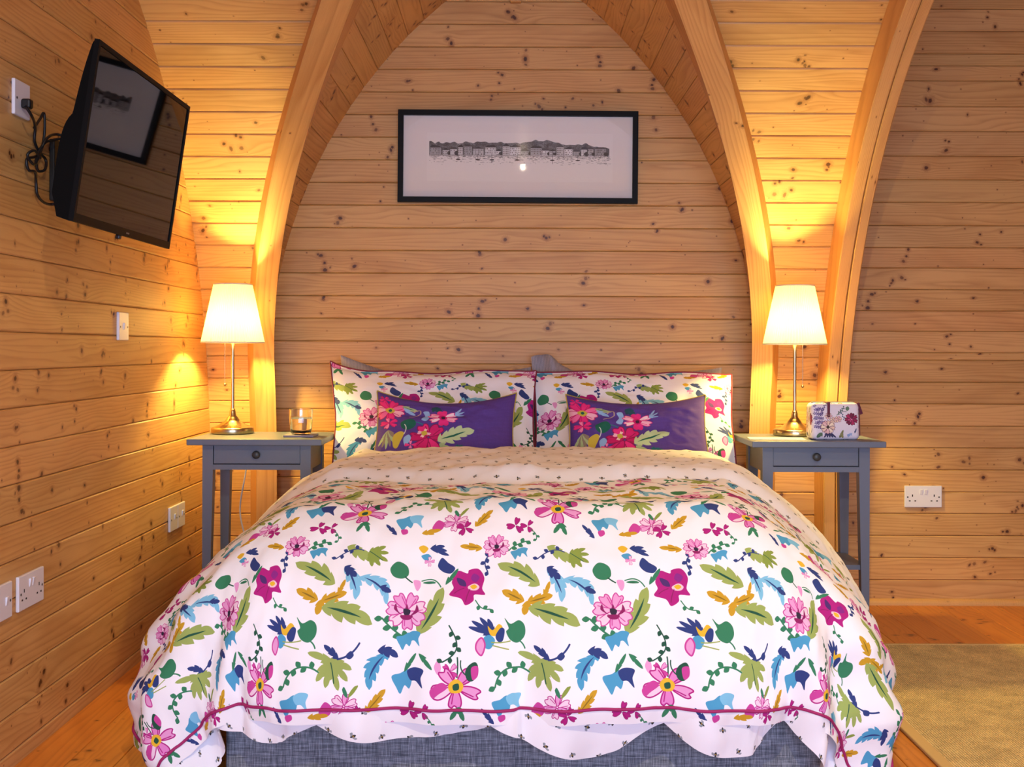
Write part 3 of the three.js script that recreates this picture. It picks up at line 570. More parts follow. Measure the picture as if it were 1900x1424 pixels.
addPillow('floral_pillow', 'right of the two white flower print pillows with dark red piping', 'pillow', 'floral pillows', [X(1175, 4.15), 0.748, 0.335], 0.55, -0.03, -0.008, 0.75, 0.42, 0.13, { seed: 17, flange: 0.012, cu: 0.03, cv: 0.04, wave: 0.01, uv: pilUV(0.14, 0.2, 0.77, 0.48), bend: (p, u, v) => { p.x *= 1 - 0.03 * (1 - v) / 2; } }, floralMat, pipeRed, 0.003);
const cushTex = (() => {
  const [c, g] = canvas(1024, 640); g.fillStyle = '#54378a'; g.fillRect(0, 0, 1024, 640);
  for (let i = 0; i < 5200; i++) { g.fillStyle = i % 2 ? 'rgba(110,80,165,0.16)' : 'rgba(50,30,86,0.16)'; const y = (i * 97.3) % 640, x = (i * 61.7) % 1024; if (i % 4 < 2) g.fillRect(x, y, 60, 1.6); else g.fillRect(x, y % 640, 1.6, 40); }
  const pk = '#e8287f', lp = '#f4b3c4', mg = '#c80a62', sg = '#a9bd86', lb = '#93b7dc', gr = '#12604a', ye = '#c9b23c', br = '#8d7f6a';
  g.save(); g.translate(0, 20); g.scale(1, 0.9);
  petals(g, 60, 60, 46, 5, 0.2, [pk, mg], .8); petals(g, 95, 175, 120, 7, -1.2, [pk, '#f06aa0', lp], .9, mg); blob(g, [[60, 175], [100, 150], [135, 180], [100, 215]], ye); blob(g, [[85, 175], [105, 165], [112, 185], [95, 195]], gr);
  petals(g, 95, 320, 68, 5, .7, [pk, '#f08ab0'], .8, mg); for (let i = 0; i < 6; i++) leaf(g, 90, 390, 30 + i * 30, 560 - Math.abs(i - 2) * 20, 16, 2, i % 2 ? br : sg, null);
  leaf(g, 190, 130, 310, 170, 26, 2, sg, gr); leaf(g, 200, 150, 290, 225, 22, 2, lb, null); line(g, [[280, 190], [340, 120], [330, 210]], 10, '#b59a86'); line(g, [[330, 210], [290, 260], [250, 260]], 8, '#b59a86');
  blob(g, [[350, 180], [390, 170], [400, 240], [380, 320], [340, 300], [365, 240]], lb); blob(g, [[190, 320], [270, 290], [300, 350], [250, 400], [195, 380]], gr); leaf(g, 420, 110, 480, 180, 40, 3, '#1f4a52', null); line(g, [[300, 330], [340, 340], [370, 370]], 8, '#2a7a80');
  petals(g, 500, 270, 112, 6, -.6, ['#f7d6da', lp, pk], .85, pk); blob(g, [[465, 265], [505, 240], [535, 275], [500, 305]], mg); blob(g, [[490, 262], [512, 255], [516, 285], [494, 288]], '#3c1030');
  for (const a of [-.9, -.3, .3]) leaf(g, 590, 230, 590 + Math.cos(a) * 70, 200 + Math.sin(a) * 90, 12, 2, lb, null);
  petals(g, 400, 480, 138, 6, .1, [mg, pk, '#d4156c'], .95, '#94064a'); petals(g, 365, 440, 52, 4, .3, [lp, '#f7d0c0'], .8); blob(g, [[345, 430], [375, 420], [390, 450], [360, 465]], ye);
  leaf(g, 470, 520, 730, 400, 62, 5, '#bfd19b', gr, -.06); leaf(g, 480, 540, 590, 610, 30, 3, sg, null); leaf(g, 590, 560, 690, 570, 24, 3, '#155e6a', null);
  blob(g, [[135, 450], [180, 410], [215, 430], [195, 500], [170, 560], [140, 540]], ye); blob(g, [[215, 480], [250, 450], [270, 490], [230, 545]], lb); line(g, [[215, 440], [240, 380], [215, 350]], 7, '#d6d8d0'); petals(g, 270, 540, 44, 4, 0, [pk, '#f083b4'], .8);
  g.restore(); return ctex(c);
})();
const cushMat = new THREE.MeshStandardMaterial({ map: cushTex, roughness: 0.85 });
addPillow('purple_cushion', 'left small purple cushion with embroidered flowers on its left half', 'cushion', 'purple cushions', [X(826, 3.9), 0.73, 0.55], 0.5, 0.0, -0.012, 0.495, 0.29, 0.10, { seed: 23, cu: 0.05, cv: 0.1, bend: (p, u, v) => { p.y -= 0.035 * (1 - u * u) * Math.max(0, v); } }, cushMat, pipeMust, 0.0026);
addPillow('purple_cushion', 'right small purple cushion with embroidered flowers on its left half', 'cushion', 'purple cushions', [X(1184, 3.9), 0.722, 0.55], 0.5, 0.0, 0.0, 0.495, 0.29, 0.10, { seed: 31, cu: 0.05, cv: 0.1, bend: (p, u, v) => { p.y -= 0.026 * (1 - u * u) * Math.max(0, v); } }, cushMat, pipeMust, 0.0026);

// ------------------------------------------------------------------ bedside tables
const greyPaint = new THREE.MeshStandardMaterial({ color: 0x666e80, roughness: 0.42 });
const knobMat = new THREE.MeshStandardMaterial({ color: 0x33373d, roughness: 0.4 });
function nightstand(label, x, zf, wid) {
  const W = wid, D = 0.35, T = 0.7, bw = W - 0.088, bd = 0.27;
  const g = thing('bedside_table', label, 'bedside table', [x, 0, zf - D / 2], 0, 'grey bedside tables');
  mesh('table_top', box(W, 0.021, D, 0, T - 0.0105, 0, 0.003), greyPaint, g);
  const yb = 0.592, fz = bd / 2;
  for (const sx of [-1, 1]) for (const sz of [-1, 1]) {
    const lw = 0.036, pos = [], lg = new THREE.BoxGeometry(lw, T - 0.021, lw, 1, 8, 1); lg.translate(sx * (bw / 2 - lw / 2), (T - 0.021) / 2, sz * (bd / 2 - lw / 2));
    const p = lg.attributes.position; for (let i = 0; i < p.count; i++) { const t = smooth(yb, 0, p.getY(i)) * 0 + clamp((yb - p.getY(i)) / yb, 0, 1); const ex = sx * bw / 2, ez = sz * bd / 2; p.setX(i, ex + (p.getX(i) - ex) * (1 - 0.36 * t) ); p.setZ(i, ez + (p.getZ(i) - ez) * (1 - 0.36 * t)); } lg.computeVertexNormals();
    mesh('leg', lg, greyPaint, g);
  }
  for (const sx of [-1, 1]) mesh('side_panel', box(0.016, T - 0.021 - yb, bd - 0.072, sx * (bw / 2 - 0.012), (T - 0.021 + yb) / 2, 0), greyPaint, g);
  mesh('back_panel', box(bw - 0.072, T - 0.021 - yb, 0.016, 0, (T - 0.021 + yb) / 2, -bd / 2 + 0.012), greyPaint, g);
  mesh('rail', box(bw - 0.072, 0.018, 0.03, 0, yb + 0.009, fz - 0.017), greyPaint, g);
  mesh('top_rail', box(bw - 0.072, 0.006, 0.03, 0, T - 0.024, fz - 0.02), greyPaint, g);
  const dr = mesh('drawer', box(bw - 0.075, 0.064, 0.02, 0, yb + 0.018 + 0.0345, fz - 0.014, 0.0015), greyPaint, g);
  const kn = lathe([[0, 0.022], [0.008, 0.0215], [0.0135, 0.017], [0.014, 0.012], [0.010, 0.008], [0.007, 0.004], [0.0075, 0], [0, 0]], 24); kn.rotateX(Math.PI / 2); kn.translate(0, yb + 0.0525, fz - 0.004); mesh('knob', kn, knobMat, dr);
  mesh('shelf', box(bw - 0.02, 0.016, bd - 0.02, 0, 0.265, 0), greyPaint, g);
  return g;
}
nightstand('grey painted bedside table holding a lamp and a glass of water', -0.88, 4.46 - 3.82, 0.46);
nightstand('grey painted bedside table holding a lamp and a flowered bag', 1.037, 4.46 - 3.8, 0.454);

// ------------------------------------------------------------------ lamps
const brass = new THREE.MeshStandardMaterial({ color: 0xb9a684, roughness: 0.24, metalness: 1 });
const shadeMat = new THREE.MeshPhysicalMaterial({ color: 0xe9d7b8, roughness: 1, transmission: 0.12, thickness: 0, side: THREE.DoubleSide });
const bulbCol = new THREE.Color().setRGB(1, 0.75, 0.20);
function lamp(label, x, z, chainDir) {
  const g = thing('table_lamp', label, 'lamp', [x, 0.7, z], 0, 'bedside lamps');
  mesh('base', lathe([[0, 0], [0.074, 0], [0.0765, 0.003], [0.0765, 0.017], [0.074, 0.022], [0.066, 0.025], [0.05, 0.031], [0.037, 0.04], [0.027, 0.046], [0.025, 0.05], [0.018, 0.06], [0.0125, 0.066], [0.0105, 0.082], [0.008, 0.09], [0, 0.09]], 56), brass, g);
  mesh('stem', lathe([[0.0062, 0.085], [0.0062, 0.335], [0, 0.335]], 20), brass, g);
  mesh('socket', lathe([[0, 0.33], [0.017, 0.331], [0.018, 0.338], [0.012, 0.343], [0.012, 0.379], [0, 0.379]], 24), brass, g);
  const n = 480, y0 = 0.331, y1 = 0.541, r0 = 0.111, r1 = 0.067, pos = [], idx = [], uv = [];
  for (let j = 0; j <= 4; j++) for (let i = 0; i <= n; i++) { const a = i / n * Math.PI * 2, t = j / 4, r = r0 + (r1 - r0) * t + 0.0026 * Math.sin(a * 66) ; pos.push(Math.cos(a) * r, y0 + (y1 - y0) * t, Math.sin(a) * r); uv.push(i / n, t); }
  for (let j = 0; j < 4; j++) for (let i = 0; i < n; i++) { const a = j * (n + 1) + i; idx.push(a, a + n + 1, a + 1, a + 1, a + n + 1, a + n + 2); }
  const sg = new THREE.BufferGeometry(); sg.setAttribute('position', new THREE.Float32BufferAttribute(pos, 3)); sg.setAttribute('uv', new THREE.Float32BufferAttribute(uv, 2)); sg.setIndex(idx); sg.computeVertexNormals();
  const sh = mesh('shade', sg, shadeMat, g);
  const rimMat = new THREE.MeshStandardMaterial({ color: 0xf0e2c8, roughness: 0.9 });
  for (const [y, r] of [[y0, r0], [y1, r1]]) { const t = new THREE.TorusGeometry(r + 0.0006, 0.0028, 8, 72); t.rotateX(Math.PI / 2); t.translate(0, y, 0); mesh('rim', t, rimMat, sh); }
  const sp = []; for (const a of [0, 2.09, 4.19]) { const b = new THREE.CylinderGeometry(0.0013, 0.0013, 0.1, 6); b.rotateZ(Math.PI / 2); b.translate(0.055, 0.345, 0); b.rotateY(a); sp.push(b); }
  mesh('spider', mergeGeometries(sp), brass, sh);
  const em = new THREE.MeshStandardMaterial({ color: 0xfff0d0, emissive: bulbCol, emissiveIntensity: 12 });
  mesh('bulb', new THREE.SphereGeometry(0.021, 20, 14).translate(0, 0.4, 0), em, g);
  const l = new THREE.PointLight(bulbCol, 3.0, 0, 2); l.position.set(0, 0.4, 0); l.castShadow = true; l.shadow.radius = 1.2; g.add(l);
  const ch = new THREE.CylinderGeometry(0.0009, 0.0009, 0.16, 6); ch.translate(chainDir * 0.026, 0.26, 0.01); const chm = mesh('pull_chain', ch, brass, g);
  mesh('chain_ball', new THREE.SphereGeometry(0.0055, 14, 10).translate(chainDir * 0.026, 0.178, 0.01), brass, chm);
  return g;
}
const leftLamp = lamp('brass table lamp with pleated cream shade on the left bedside table', X(432, 4.085), 0.375, -1);
lamp('brass table lamp with pleated cream shade beside the flowered bag', X(1474, 4.07), 0.395, 1);
single('extension_cord', tube([V3(-0.99, 0.66, 0.245), V3(-1.0, 0.55, 0.25), V3(-1.02, 0.4, 0.255), V3(-0.99, 0.25, 0.26), V3(-1.01, 0.1, 0.25), V3(-1.02, 0.006, 0.22)], 0.003, 60, false, 6), new THREE.MeshStandardMaterial({ color: 0xe4e2de, roughness: 0.5 }), 'white cable hanging down behind the left bedside table', 'cable');

// ------------------------------------------------------------------ small things on the tables
{
  const D = 3.96, cx = X(559, D), cz = CAM_D - D;
  single('coaster', new RoundedBoxGeometry(0.106, 0.008, 0.106, 3, 0.003).translate(0, 0.004, 0), new THREE.MeshStandardMaterial({ color: 0x8d8494, roughness: 0.6 }), 'mauve grey square coaster under the water glass', 'coaster', [cx, 0.7, cz]);
  const g = thing('water_glass', 'clear tumbler half full of water on a coaster', 'glass', [cx, 0.708, cz]);
  const gm = new THREE.MeshPhysicalMaterial({ color: 0xffffff, roughness: 0.02, transmission: 1, thickness: 0.01, ior: 1.48 });
  mesh('tumbler', lathe([[0, 0], [0.032, 0], [0.0345, 0.003], [0.038, 0.02], [0.0405, 0.05], [0.0415, 0.088], [0.0405, 0.0895], [0.0392, 0.088], [0.0382, 0.05], [0.0355, 0.02], [0.031, 0.008], [0, 0.007]], 48), gm, g);
  const wm = new THREE.MeshPhysicalMaterial({ color: 0xffffff, roughness: 0.0, transmission: 1, thickness: 0.05, ior: 1.33 });
  mesh('water', lathe([[0, 0.0075], [0.0308, 0.0085], [0.0352, 0.02], [0.0379, 0.05], [0.0382, 0.06], [0, 0.06]], 48), wm, g);
}
{
  const tex = (() => {
    const [c, g] = canvas(768, 576); g.fillStyle = '#ddd6e4'; g.fillRect(0, 0, 768, 576);
    const pu = '#4a3a72', dp = '#5a1240', cr = '#e8c9b4';
    for (let i = 0; i < 26; i++) { const x = 30 + (i * 53) % 150, y = 30 + (i * 71) % 360; petals(g, x, y, 34, 5, i, [pu, '#6c5a94', '#8a7ab0'], .9); }
    sprig(g, [[150, 180], [160, 110], [170, 70], [210, 20]], 7, 26, pu);
    petals(g, 260, 200, 62, 6, 0, ['#e6bcc0', cr], .9, dp); petals(g, 340, 270, 60, 6, .5, [cr, '#ecd6c0'], .9, dp); petals(g, 420, 250, 60, 6, .9, ['#e6bcc0', cr], .9, dp);
    for (let i = 0; i < 5; i++) leaf(g, 250, 450, 180 + i * 50, 550, 20, 3, '#2a2c58', null); leaf(g, 150, 470, 60, 550, 40, 2, '#4f6e52', null);
    petals(g, 245, 380, 120, 8, .2, [cr, '#efdcc4', '#e2b8b8'], .9, '#6a2a50'); blob(g, [[220, 375], [250, 350], [275, 380], [245, 405]], '#3a2a20');
    line(g, [[400, 180], [480, 110], [560, 130]], 8, '#3f5a58'); sprig(g, [[400, 190], [450, 120], [480, 110], [520, 60]], 8, 30, '#46605a'); sprig(g, [[470, 120], [480, 160], [500, 200], [520, 240]], 5, 26, '#3d5878'); blob(g, [[550, 60], [590, 40], [610, 80], [580, 115], [550, 95]], '#5c7a60');
    petals(g, 640, 250, 110, 7, .4, ['#8c0f4a', '#a81c58', '#6e0a3a'], .9, '#50062c'); petals(g, 625, 260, 40, 4, 0, ['#c04a80'], .8);
    leaf(g, 440, 560, 500, 430, 26, 3, '#7c7a4a', '#4a4a2a'); leaf(g, 500, 560, 460, 480, 20, 3, '#8a864e', null); bellflower(g, 600, 510, 46, '#8aa0cc', '#98acd4'); leaf(g, 690, 480, 720, 400, 14, 2, '#3f4a70', null);
    return ctex(c);
  })();
  const D = 3.90, g = thing('toiletry_bag', 'white zipped toiletry bag with purple and pink flower print', 'bag', [X(1545, D), 0.7, CAM_D - D], 0.05);
  const bg = new RoundedBoxGeometry(0.168, 0.128, 0.085, 6, 0.017); const p = bg.attributes.position; for (let i = 0; i < p.count; i++) { const t = p.getY(i) / 0.128 + 0.5; p.setZ(i, p.getZ(i) * (1 - 0.25 * t)); } bg.computeVertexNormals(); bg.translate(0, 0.064, 0);
  mesh('body', bg, new THREE.MeshStandardMaterial({ map: tex, roughness: 0.45 }), g);
  const mar = new THREE.MeshStandardMaterial({ color: 0x5e1030, roughness: 0.5 });
  mesh('strap', box(0.009, 0.05, 0.003, -0.026, 0.104, 0.0375, 0.001).rotateX(0), mar, g);
  mesh('strap_end', box(0.012, 0.004, 0.05, -0.026, 0.1295, 0.012, 0.0015), mar, g);
  mesh('stud', new THREE.SphereGeometry(0.0025, 10, 8).translate(-0.026, 0.086, 0.0395), brass, g);
  mesh('zip', box(0.15, 0.004, 0.008, 0, 0.129, 0, 0.0015), new THREE.MeshStandardMaterial({ color: 0x6b6470, roughness: 0.5 }), g);
  const pr = []; for (let i = 0; i <= 24; i++) { const a = i / 24; pr.push(V3(0.0845, 0.014 + a * 0.1, 0.034 - 0.006 * a)); } mesh('side_piping', tube(pr, 0.0018, 30, false, 6), mar, g);
  const pl = new RoundedBoxGeometry(0.012, 0.042, 0.004, 2, 0.0018); pl.rotateZ(0.35); pl.translate(0.092, 0.107, 0.008); mesh('zip_pull', pl, mar, g);
}
{
  const pm = new THREE.MeshStandardMaterial({ color: 0xf1ede6, roughness: 0.8 });
  const a = single('leaflet', box(0.19, 0.0016, 0.095, 0, 0.0008, 0), pm, 'white paper leaflet lying in front of the right lamp', 'leaflet', [X(1440, 3.92), 0.7, CAM_D - 3.915]); a.rotation.y = -0.1;
}
// ------------------------------------------------------------------ framed harbour print
{
  const D = 4.43, x0 = X(737, D), x1 = X(1183, D), y1 = H(204.5, D), y0 = H(376, D), w = x1 - x0, h = y1 - y0;
  const g = thing('framed_print', 'long black framed ink print of a harbour front above the bed', 'picture', [(x0 + x1) / 2, (y0 + y1) / 2, 0.006]); g.rotation.z = -0.005;
  const fm = new THREE.MeshPhysicalMaterial({ color: 0x09090a, roughness: 0.5, specularIntensity: 0.3 }), b = 0.021;
  mesh('frame', mergeGeometries([box(w, b, 0.024, 0, h / 2 - b / 2, 0.012), box(w, b, 0.024, 0, -h / 2 + b / 2, 0.012), box(b, h - 2 * b, 0.024, -w / 2 + b / 2, 0, 0.012), box(b, h - 2 * b, 0.024, w / 2 - b / 2, 0, 0.012)]), fm, g);
  mesh('mount', box(w - 2 * b, h - 2 * b, 0.004, 0, 0, 0.006), new THREE.MeshStandardMaterial({ color: 0xe6e0da, roughness: 0.9 }), g);
  const tex = (() => {
    const W = 1600, Hh = 420, [c, q] = canvas(W, Hh); q.fillStyle = '#e9e4de'; q.fillRect(0, 0, W, Hh); let s = 77; const r = (a = 0, b2 = 1) => { s = (s * 16807) % 2147483647; return a + (b2 - a) * s / 2147483647; };
    const grey = (v, al = 1) => `rgba(${v},${v - 2},${v - 4},${al})`;
    const top = x => 60 + 26 * noise2(x * .008 + 3, 1) + 20 * noise2(x * .03, 5) + (x > 1150 ? (x - 1150) * .09 : 0) - (x > 800 && x < 1150 ? 26 * Math.sin((x - 800) / 350 * Math.PI) : 0) + (x < 110 ? -8 : 0);
    for (let x = 20; x < 1570; x += 2) { const t = top(x); for (let y = t; y < 190; y += 3) { const v = 85 + 70 * noise2(x * .03, y * .05) - 55 * noise2(x * .2, y * .2); q.fillStyle = grey(v | 0, .95); q.fillRect(x, y, 2.4, 3.4); } }
    for (let i = 0; i < 2200; i++) { const x = r(20, 1560), y = top(x) + r(0, 80); q.fillStyle = grey(r(20, 110) | 0, .7); q.fillRect(x, y, r(2, 9), r(2, 5)); }
    let x = 24; while (x < 1540) { const bw = r(38, 100), bh = r(34, 80), y = 190 - bh, lt = r(150, 235) | 0; q.fillStyle = grey(lt); q.fillRect(x, y, bw, bh); q.fillStyle = grey(r(25, 80) | 0); q.beginPath(); if (r() < .6) { q.moveTo(x - 3, y + 2); q.lineTo(x + bw * .2, y - r(10, 24)); q.lineTo(x + bw * .8, y - r(10, 24)); q.lineTo(x + bw + 3, y + 2); } else { q.moveTo(x - 2, y + 2); q.lineTo(x + bw / 2, y - r(14, 30)); q.lineTo(x + bw + 2, y + 2); } q.closePath(); q.fill();
      q.fillStyle = grey(40); for (let wy = y + 9; wy < 182; wy += 17) for (let wx = x + 6; wx < x + bw - 8; wx += 13) if (r() < .8) q.fillRect(wx, wy, 5, 9); q.strokeStyle = grey(40); q.lineWidth = 1.4; q.strokeRect(x, y, bw, bh); if (r() < .5) { q.fillStyle = grey(30, .85); q.beginPath(); q.ellipse(x + bw, 176, r(10, 26), r(12, 22), 0, 0, 7); q.fill(); } x += bw + r(-4, 14); }
    q.strokeStyle = grey(60); q.lineWidth = 2; q.beginPath(); q.moveTo(20, 196); q.lineTo(1570, 200); q.stroke();
    for (let i = 0; i < 700; i++) { const x2 = r(20, 1570), y2 = 196 + Math.abs(r(-1, 1) * r()) * 80; q.fillStyle = grey(r(20, 150) | 0, .8); q.fillRect(x2, y2, r(4, 26), r(1, 3)); }
    for (const mx of [270, 560, 780, 1080, 1300, 440]) { q.strokeStyle = grey(40); q.lineWidth = 3; q.beginPath(); q.moveTo(mx, r(150, 190)); q.lineTo(mx, r(225, 270)); q.stroke(); q.fillStyle = grey(30); q.beginPath(); q.ellipse(mx, 232, 20, 5, 0, 0, 7); q.fill(); }
    q.strokeStyle = grey(90); q.lineWidth = 2; for (let i = 0; i < 5; i++) { q.beginPath(); q.moveTo(1470 + i * 16, 262); q.quadraticCurveTo(1476 + i * 16, 244, 1482 + i * 16, 260); q.stroke(); }
    return ctex(c);
  })();
  const pw = 0.735, ph = pw * 420 / 1600; mesh('print', box(pw, ph, 0.0008, 0.007, -0.002, 0.0086), new THREE.MeshStandardMaterial({ map: tex, roughness: 0.9 }), g);
  mesh('glass', box(w - 2 * b, h - 2 * b, 0.002, 0, 0, 0.0145), new THREE.MeshPhysicalMaterial({ color: 0xffffff, roughness: 0.01, transmission: 1, thickness: 0, ior: 1.5 }), g);
}
// ------------------------------------------------------------------ television
let tvGroup;
{
  const zN = CAM_D - 2.57, zF = CAM_D - 3.29, w = zN - zF, h = 0.421, tilt = 0.143;
  const g = tvGroup = thing('television', 'black flat screen television tilted down on a wall bracket', 'television', [-0.977, 1.508, (zN + zF) / 2]);
  g.rotation.set(tilt, Math.PI / 2, 0, 'YXZ');            // local x along the wall, local z into the room
  const bl = new THREE.MeshPhysicalMaterial({ color: 0x060607, roughness: 0.5, specularIntensity: 0.25 });
  mesh('bezel', mergeGeometries([box(w, 0.011, 0.012, 0, h / 2 - 0.0055, -0.006), box(w, 0.02, 0.012, 0, -h / 2 + 0.01, -0.006), box(0.011, h - 0.031, 0.012, -w / 2 + 0.0055, 0.0045, -0.006), box(0.011, h - 0.031, 0.012, w / 2 - 0.0055, 0.0045, -0.006)]), bl, g);
  mesh('screen', box(w - 0.022, h - 0.031, 0.004, 0, 0.0045, -0.005), new THREE.MeshPhysicalMaterial({ color: 0x030303, roughness: 0.03, ior: 1.45 }), g);
  const bs = new THREE.Shape(); bs.moveTo(-h / 2, 0); bs.lineTo(h / 2, 0); bs.lineTo(h / 2 - 0.008, -0.005); bs.bezierCurveTo(h * .3, -0.022, h * .12, -0.024, h * .08, -0.028); bs.bezierCurveTo(h * .02, -0.05, -h * .1, -0.05, -h * .36, -0.048); bs.lineTo(-h / 2 + 0.006, -0.03); bs.closePath();
  const bg = new THREE.ExtrudeGeometry(bs, { depth: w - 0.01, bevelEnabled: false, curveSegments: 10 }); bg.rotateZ(0); const m4 = new THREE.Matrix4().makeBasis(V3(0, 1, 0), V3(0, 0, 1), V3(1, 0, 0)); bg.applyMatrix4(m4); bg.translate(-w / 2 + 0.005, 0, -0.012);
  mesh('back_casing', bg, new THREE.MeshPhysicalMaterial({ color: 0x040404, roughness: 0.7, specularIntensity: 0.2 }), g);
  mesh('sensor', box(0.016, 0.012, 0.012, -0.03, -h / 2 - 0.005, -0.012, 0.003), new THREE.MeshStandardMaterial({ color: 0x111115, roughness: 0.15 }), g);
  mesh('badge', box(0.022, 0.004, 0.0006, 0.0, -h / 2 + 0.009, 0.0002), new THREE.MeshStandardMaterial({ color: 0x77777a, roughness: 0.3, metalness: 0.7 }), g);
  const bk = new THREE.MeshStandardMaterial({ color: 0x0b0b0b, roughness: 0.6 });
  mesh('bracket_arm', box(0.06, 0.06, 0.12, 0.05, -0.03, -0.12), bk, g);
  const c = single('wall_bracket', box(0.014, 0.16, 0.16, 0.0075, 0, 0, 0.003), bk, 'black bracket plate screwed to the wall behind the television', 'bracket', [XL + 0.0005, 1.47, (zN + zF) / 2 - 0.05]);
}
// ------------------------------------------------------------------ sockets and switches
const plateMat = new THREE.MeshStandardMaterial({ color: 0xe2e0e6, roughness: 0.3 }), holeMat = new THREE.MeshStandardMaterial({ color: 0x17151a, roughness: 0.8 });
function plate(name, label, w, pos, ry, holes, rockers, grp) {
  const g = thing(name, label, name.includes('switch') ? 'switch' : 'socket', pos, ry, grp);
  mesh('face_plate', new RoundedBoxGeometry(w, 0.086, 0.009, 3, 0.003).translate(0, 0, 0.0045), plateMat, g);
  for (const cx of holes) for (const [x, y, a, b] of [[0, 0.004, 0.0042, 0.0085], [-0.011, -0.017, 0.0068, 0.0045], [0.011, -0.017, 0.0068, 0.0045]]) mesh('pin_hole', box(a, b, 0.0015, cx + x, y, 0.0086), holeMat, g);
  for (const [x, y] of rockers) { const r = box(0.011, 0.021, 0.005, 0, 0, 0, 0.0015); r.rotateX(0.16); r.translate(x, y, 0.0095); mesh('rocker', r, plateMat, g); }
  for (const s of [-1, 1]) { const k = new THREE.CylinderGeometry(0.0032, 0.0032, 0.0012, 12); k.rotateX(Math.PI / 2); k.translate(s * (w / 2 - 0.012), -0.002, 0.009); mesh('screw', k, knobMat, g); }
  return g;
}
const WZ = D => CAM_D - D;
plate('wall_socket', 'white double wall socket on the right boarded wall', 0.148, [X(1712.5, 4.46), 0.43, 0.0005], 0, [-0.043, 0.043], [[-0.009, 0.018], [0.009, 0.018]]);
plate('wall_socket', 'white double wall socket low on the left wall near the floor corner', 0.146, [XL, 0.412, WZ(2.785)], Math.PI / 2, [-0.043, 0.043], [[-0.009, 0.018], [0.009, 0.018]]);
plate('wall_socket', 'white switched plate cut off by the left edge of the picture', 0.086, [XL, 0.412, WZ(2.635)], Math.PI / 2, [], [[0.012, 0.0]]);
plate('wall_socket', 'single white plate of the low pair, the one further from the table leg', 0.086, [XL, 0.41, WZ(3.955)], Math.PI / 2, [], [[0.008, 0.005]]);
plate('wall_socket', 'single white plate of the low pair, the one next to the table leg', 0.086, [XL, 0.41, WZ(4.045)], Math.PI / 2, [], [[0.008, 0.005]]);
plate('light_switch', 'white light switch on the left wall beside the lamp', 0.086, [XL, 1.076, WZ(3.44)], Math.PI / 2, [], [[0, 0]]);
plate('wall_socket', 'white socket plate by the television with a black plug', 0.086, [XL, 1.612, WZ(2.725)], Math.PI / 2, [], []);
{
  tvGroup.updateMatrixWorld(true); const inv = tvGroup.matrixWorld.clone().invert(), o = V3(XL, 1.612, WZ(2.71)); const g = { add: m => { m.geometry.translate(o.x, o.y, o.z); m.geometry.applyMatrix4(inv); tvGroup.add(m); } };
  const bk = new THREE.MeshStandardMaterial({ color: 0x101012, roughness: 0.5 });
  mesh('plug', new RoundedBoxGeometry(0.024, 0.024, 0.022, 3, 0.006).translate(0.022, -0.012, -0.01), bk, g);
  const P = (px, py, D, dx) => V3(X(px, D) * 0 + 0.02 + dx, H(py, D) - 1.612, CAM_D - D - WZ(2.71));
  // read the coil off the wall: pixel column gives the distance along the wall
  const Q = (px, py, dx = 0.012) => { const D = F * (-XL - dx) / (952 - px); return V3(dx, H(py, D) - 1.612, CAM_D - D - WZ(2.71)); };
  mesh('cable', tube([Q(46, 200, 0.04), Q(56, 215, 0.045), Q(64, 240, 0.02), Q(63, 265), Q(72, 285), Q(84, 300, 0.016), Q(82, 318, 0.02), Q(70, 320), Q(66, 300), Q(80, 270, 0.02), Q(100, 262, 0.03), Q(122, 258, 0.05), Q(104, 252, 0.03), Q(84, 262, 0.024), Q(70, 290, 0.014), Q(48, 300, 0.014), Q(52, 318, 0.016), Q(64, 322, 0.02), Q(66, 340), Q(68, 362), Q(80, 378), Q(96, 382, 0.02), Q(114, 376, 0.05)], 0.0036, 220, false, 7), bk, g);
  mesh('cable_loop', tube([Q(62, 240, 0.018), Q(74, 222, 0.018), Q(80, 212, 0.02), Q(82, 232, 0.02), Q(80, 262, 0.016), Q(72, 290, 0.02), Q(62, 308, 0.02), Q(50, 290, 0.018), Q(62, 282, 0.026), Q(74, 296, 0.026)], 0.0034, 90, false, 7), bk, g);
}
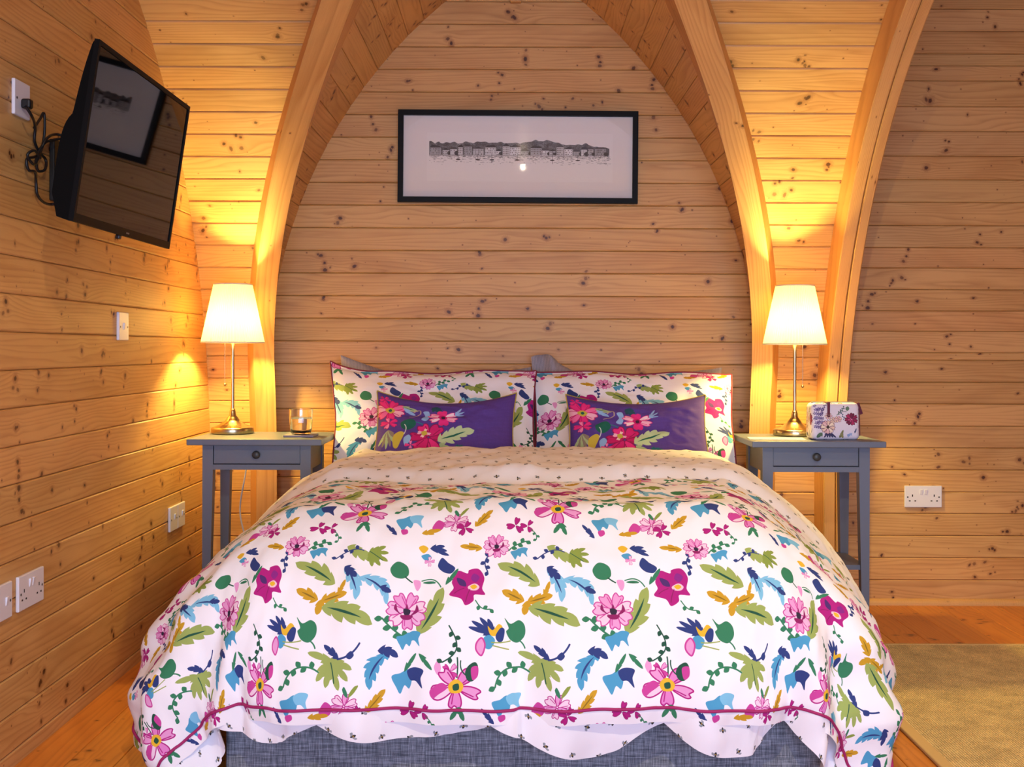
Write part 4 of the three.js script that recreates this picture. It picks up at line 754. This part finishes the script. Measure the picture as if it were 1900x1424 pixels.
// ------------------------------------------------------------------ rug
{
  const N = 1024, d = new Uint8Array(N * N * 4), bd = new Uint8Array(N * N * 4);
  for (let y = 0; y < N; y++) for (let x = 0; x < N; x++) {
    const rowc = Math.abs(Math.sin(x / N * Math.PI * 128)), st = 0.5 + 0.5 * Math.sin(y / N * Math.PI * 2 * 120 + Math.floor(x / 8) * 2.4), n = noise2(x * .5, y * .5), b = fbm(x * .02, y * .02);
    const k = rowc * (0.55 + 0.45 * st), o = (y * N + x) * 4, m = 0.62 + 0.3 * k + (n - .5) * .32 + (b - .5) * .2;
    d[o] = clamp(262 * m, 0, 255); d[o + 1] = clamp(226 * m, 0, 255); d[o + 2] = clamp(156 * m, 0, 255); d[o + 3] = 255; const v = clamp(255 * k * (.7 + .3 * n), 0, 255); bd[o] = bd[o + 1] = bd[o + 2] = v; bd[o + 3] = 255;
  }
  const mk = (a, cs) => { const t = new THREE.DataTexture(a, N, N); if (cs) t.colorSpace = THREE.SRGBColorSpace; t.magFilter = THREE.LinearFilter; t.minFilter = THREE.LinearMipmapLinearFilter; t.generateMipmaps = true; t.wrapS = t.wrapT = THREE.RepeatWrapping; t.needsUpdate = true; return t; };
  const rx0 = 1.03, rx1 = 2.75, rz0 = WZ(3.83), rz1 = 3.0, w = rx1 - rx0, l = rz1 - rz0, tx = mk(d, true), bt = mk(bd); for (const t of [tx, bt]) t.repeat.set(w / 0.9, l / 0.9);
  const g = thing('rug', 'tan woven sisal rug with plain bound edge on the floor', 'rug', [(rx0 + rx1) / 2, 0, (rz0 + rz1) / 2]);
  const pg = new THREE.BoxGeometry(w - 0.06, 0.009, l - 0.03); pg.translate(0, 0.0055, 0); mesh('weave', pg, new THREE.MeshStandardMaterial({ map: tx, bumpMap: bt, bumpScale: 0.003, roughness: 0.95 }), g);
  const em = new THREE.MeshStandardMaterial({ color: 0xc9a66c, roughness: 0.85 });
  for (const s of [-1, 1]) mesh('binding', box(0.032, 0.011, l, s * (w / 2 - 0.016), 0.006, 0, 0.004), em, g);
  for (const s of [-1, 1]) mesh('binding', box(w - 0.064, 0.011, 0.018, 0, 0.006, s * (l / 2 - 0.009), 0.004), em, g);
}
renderer.render(scene, camera);
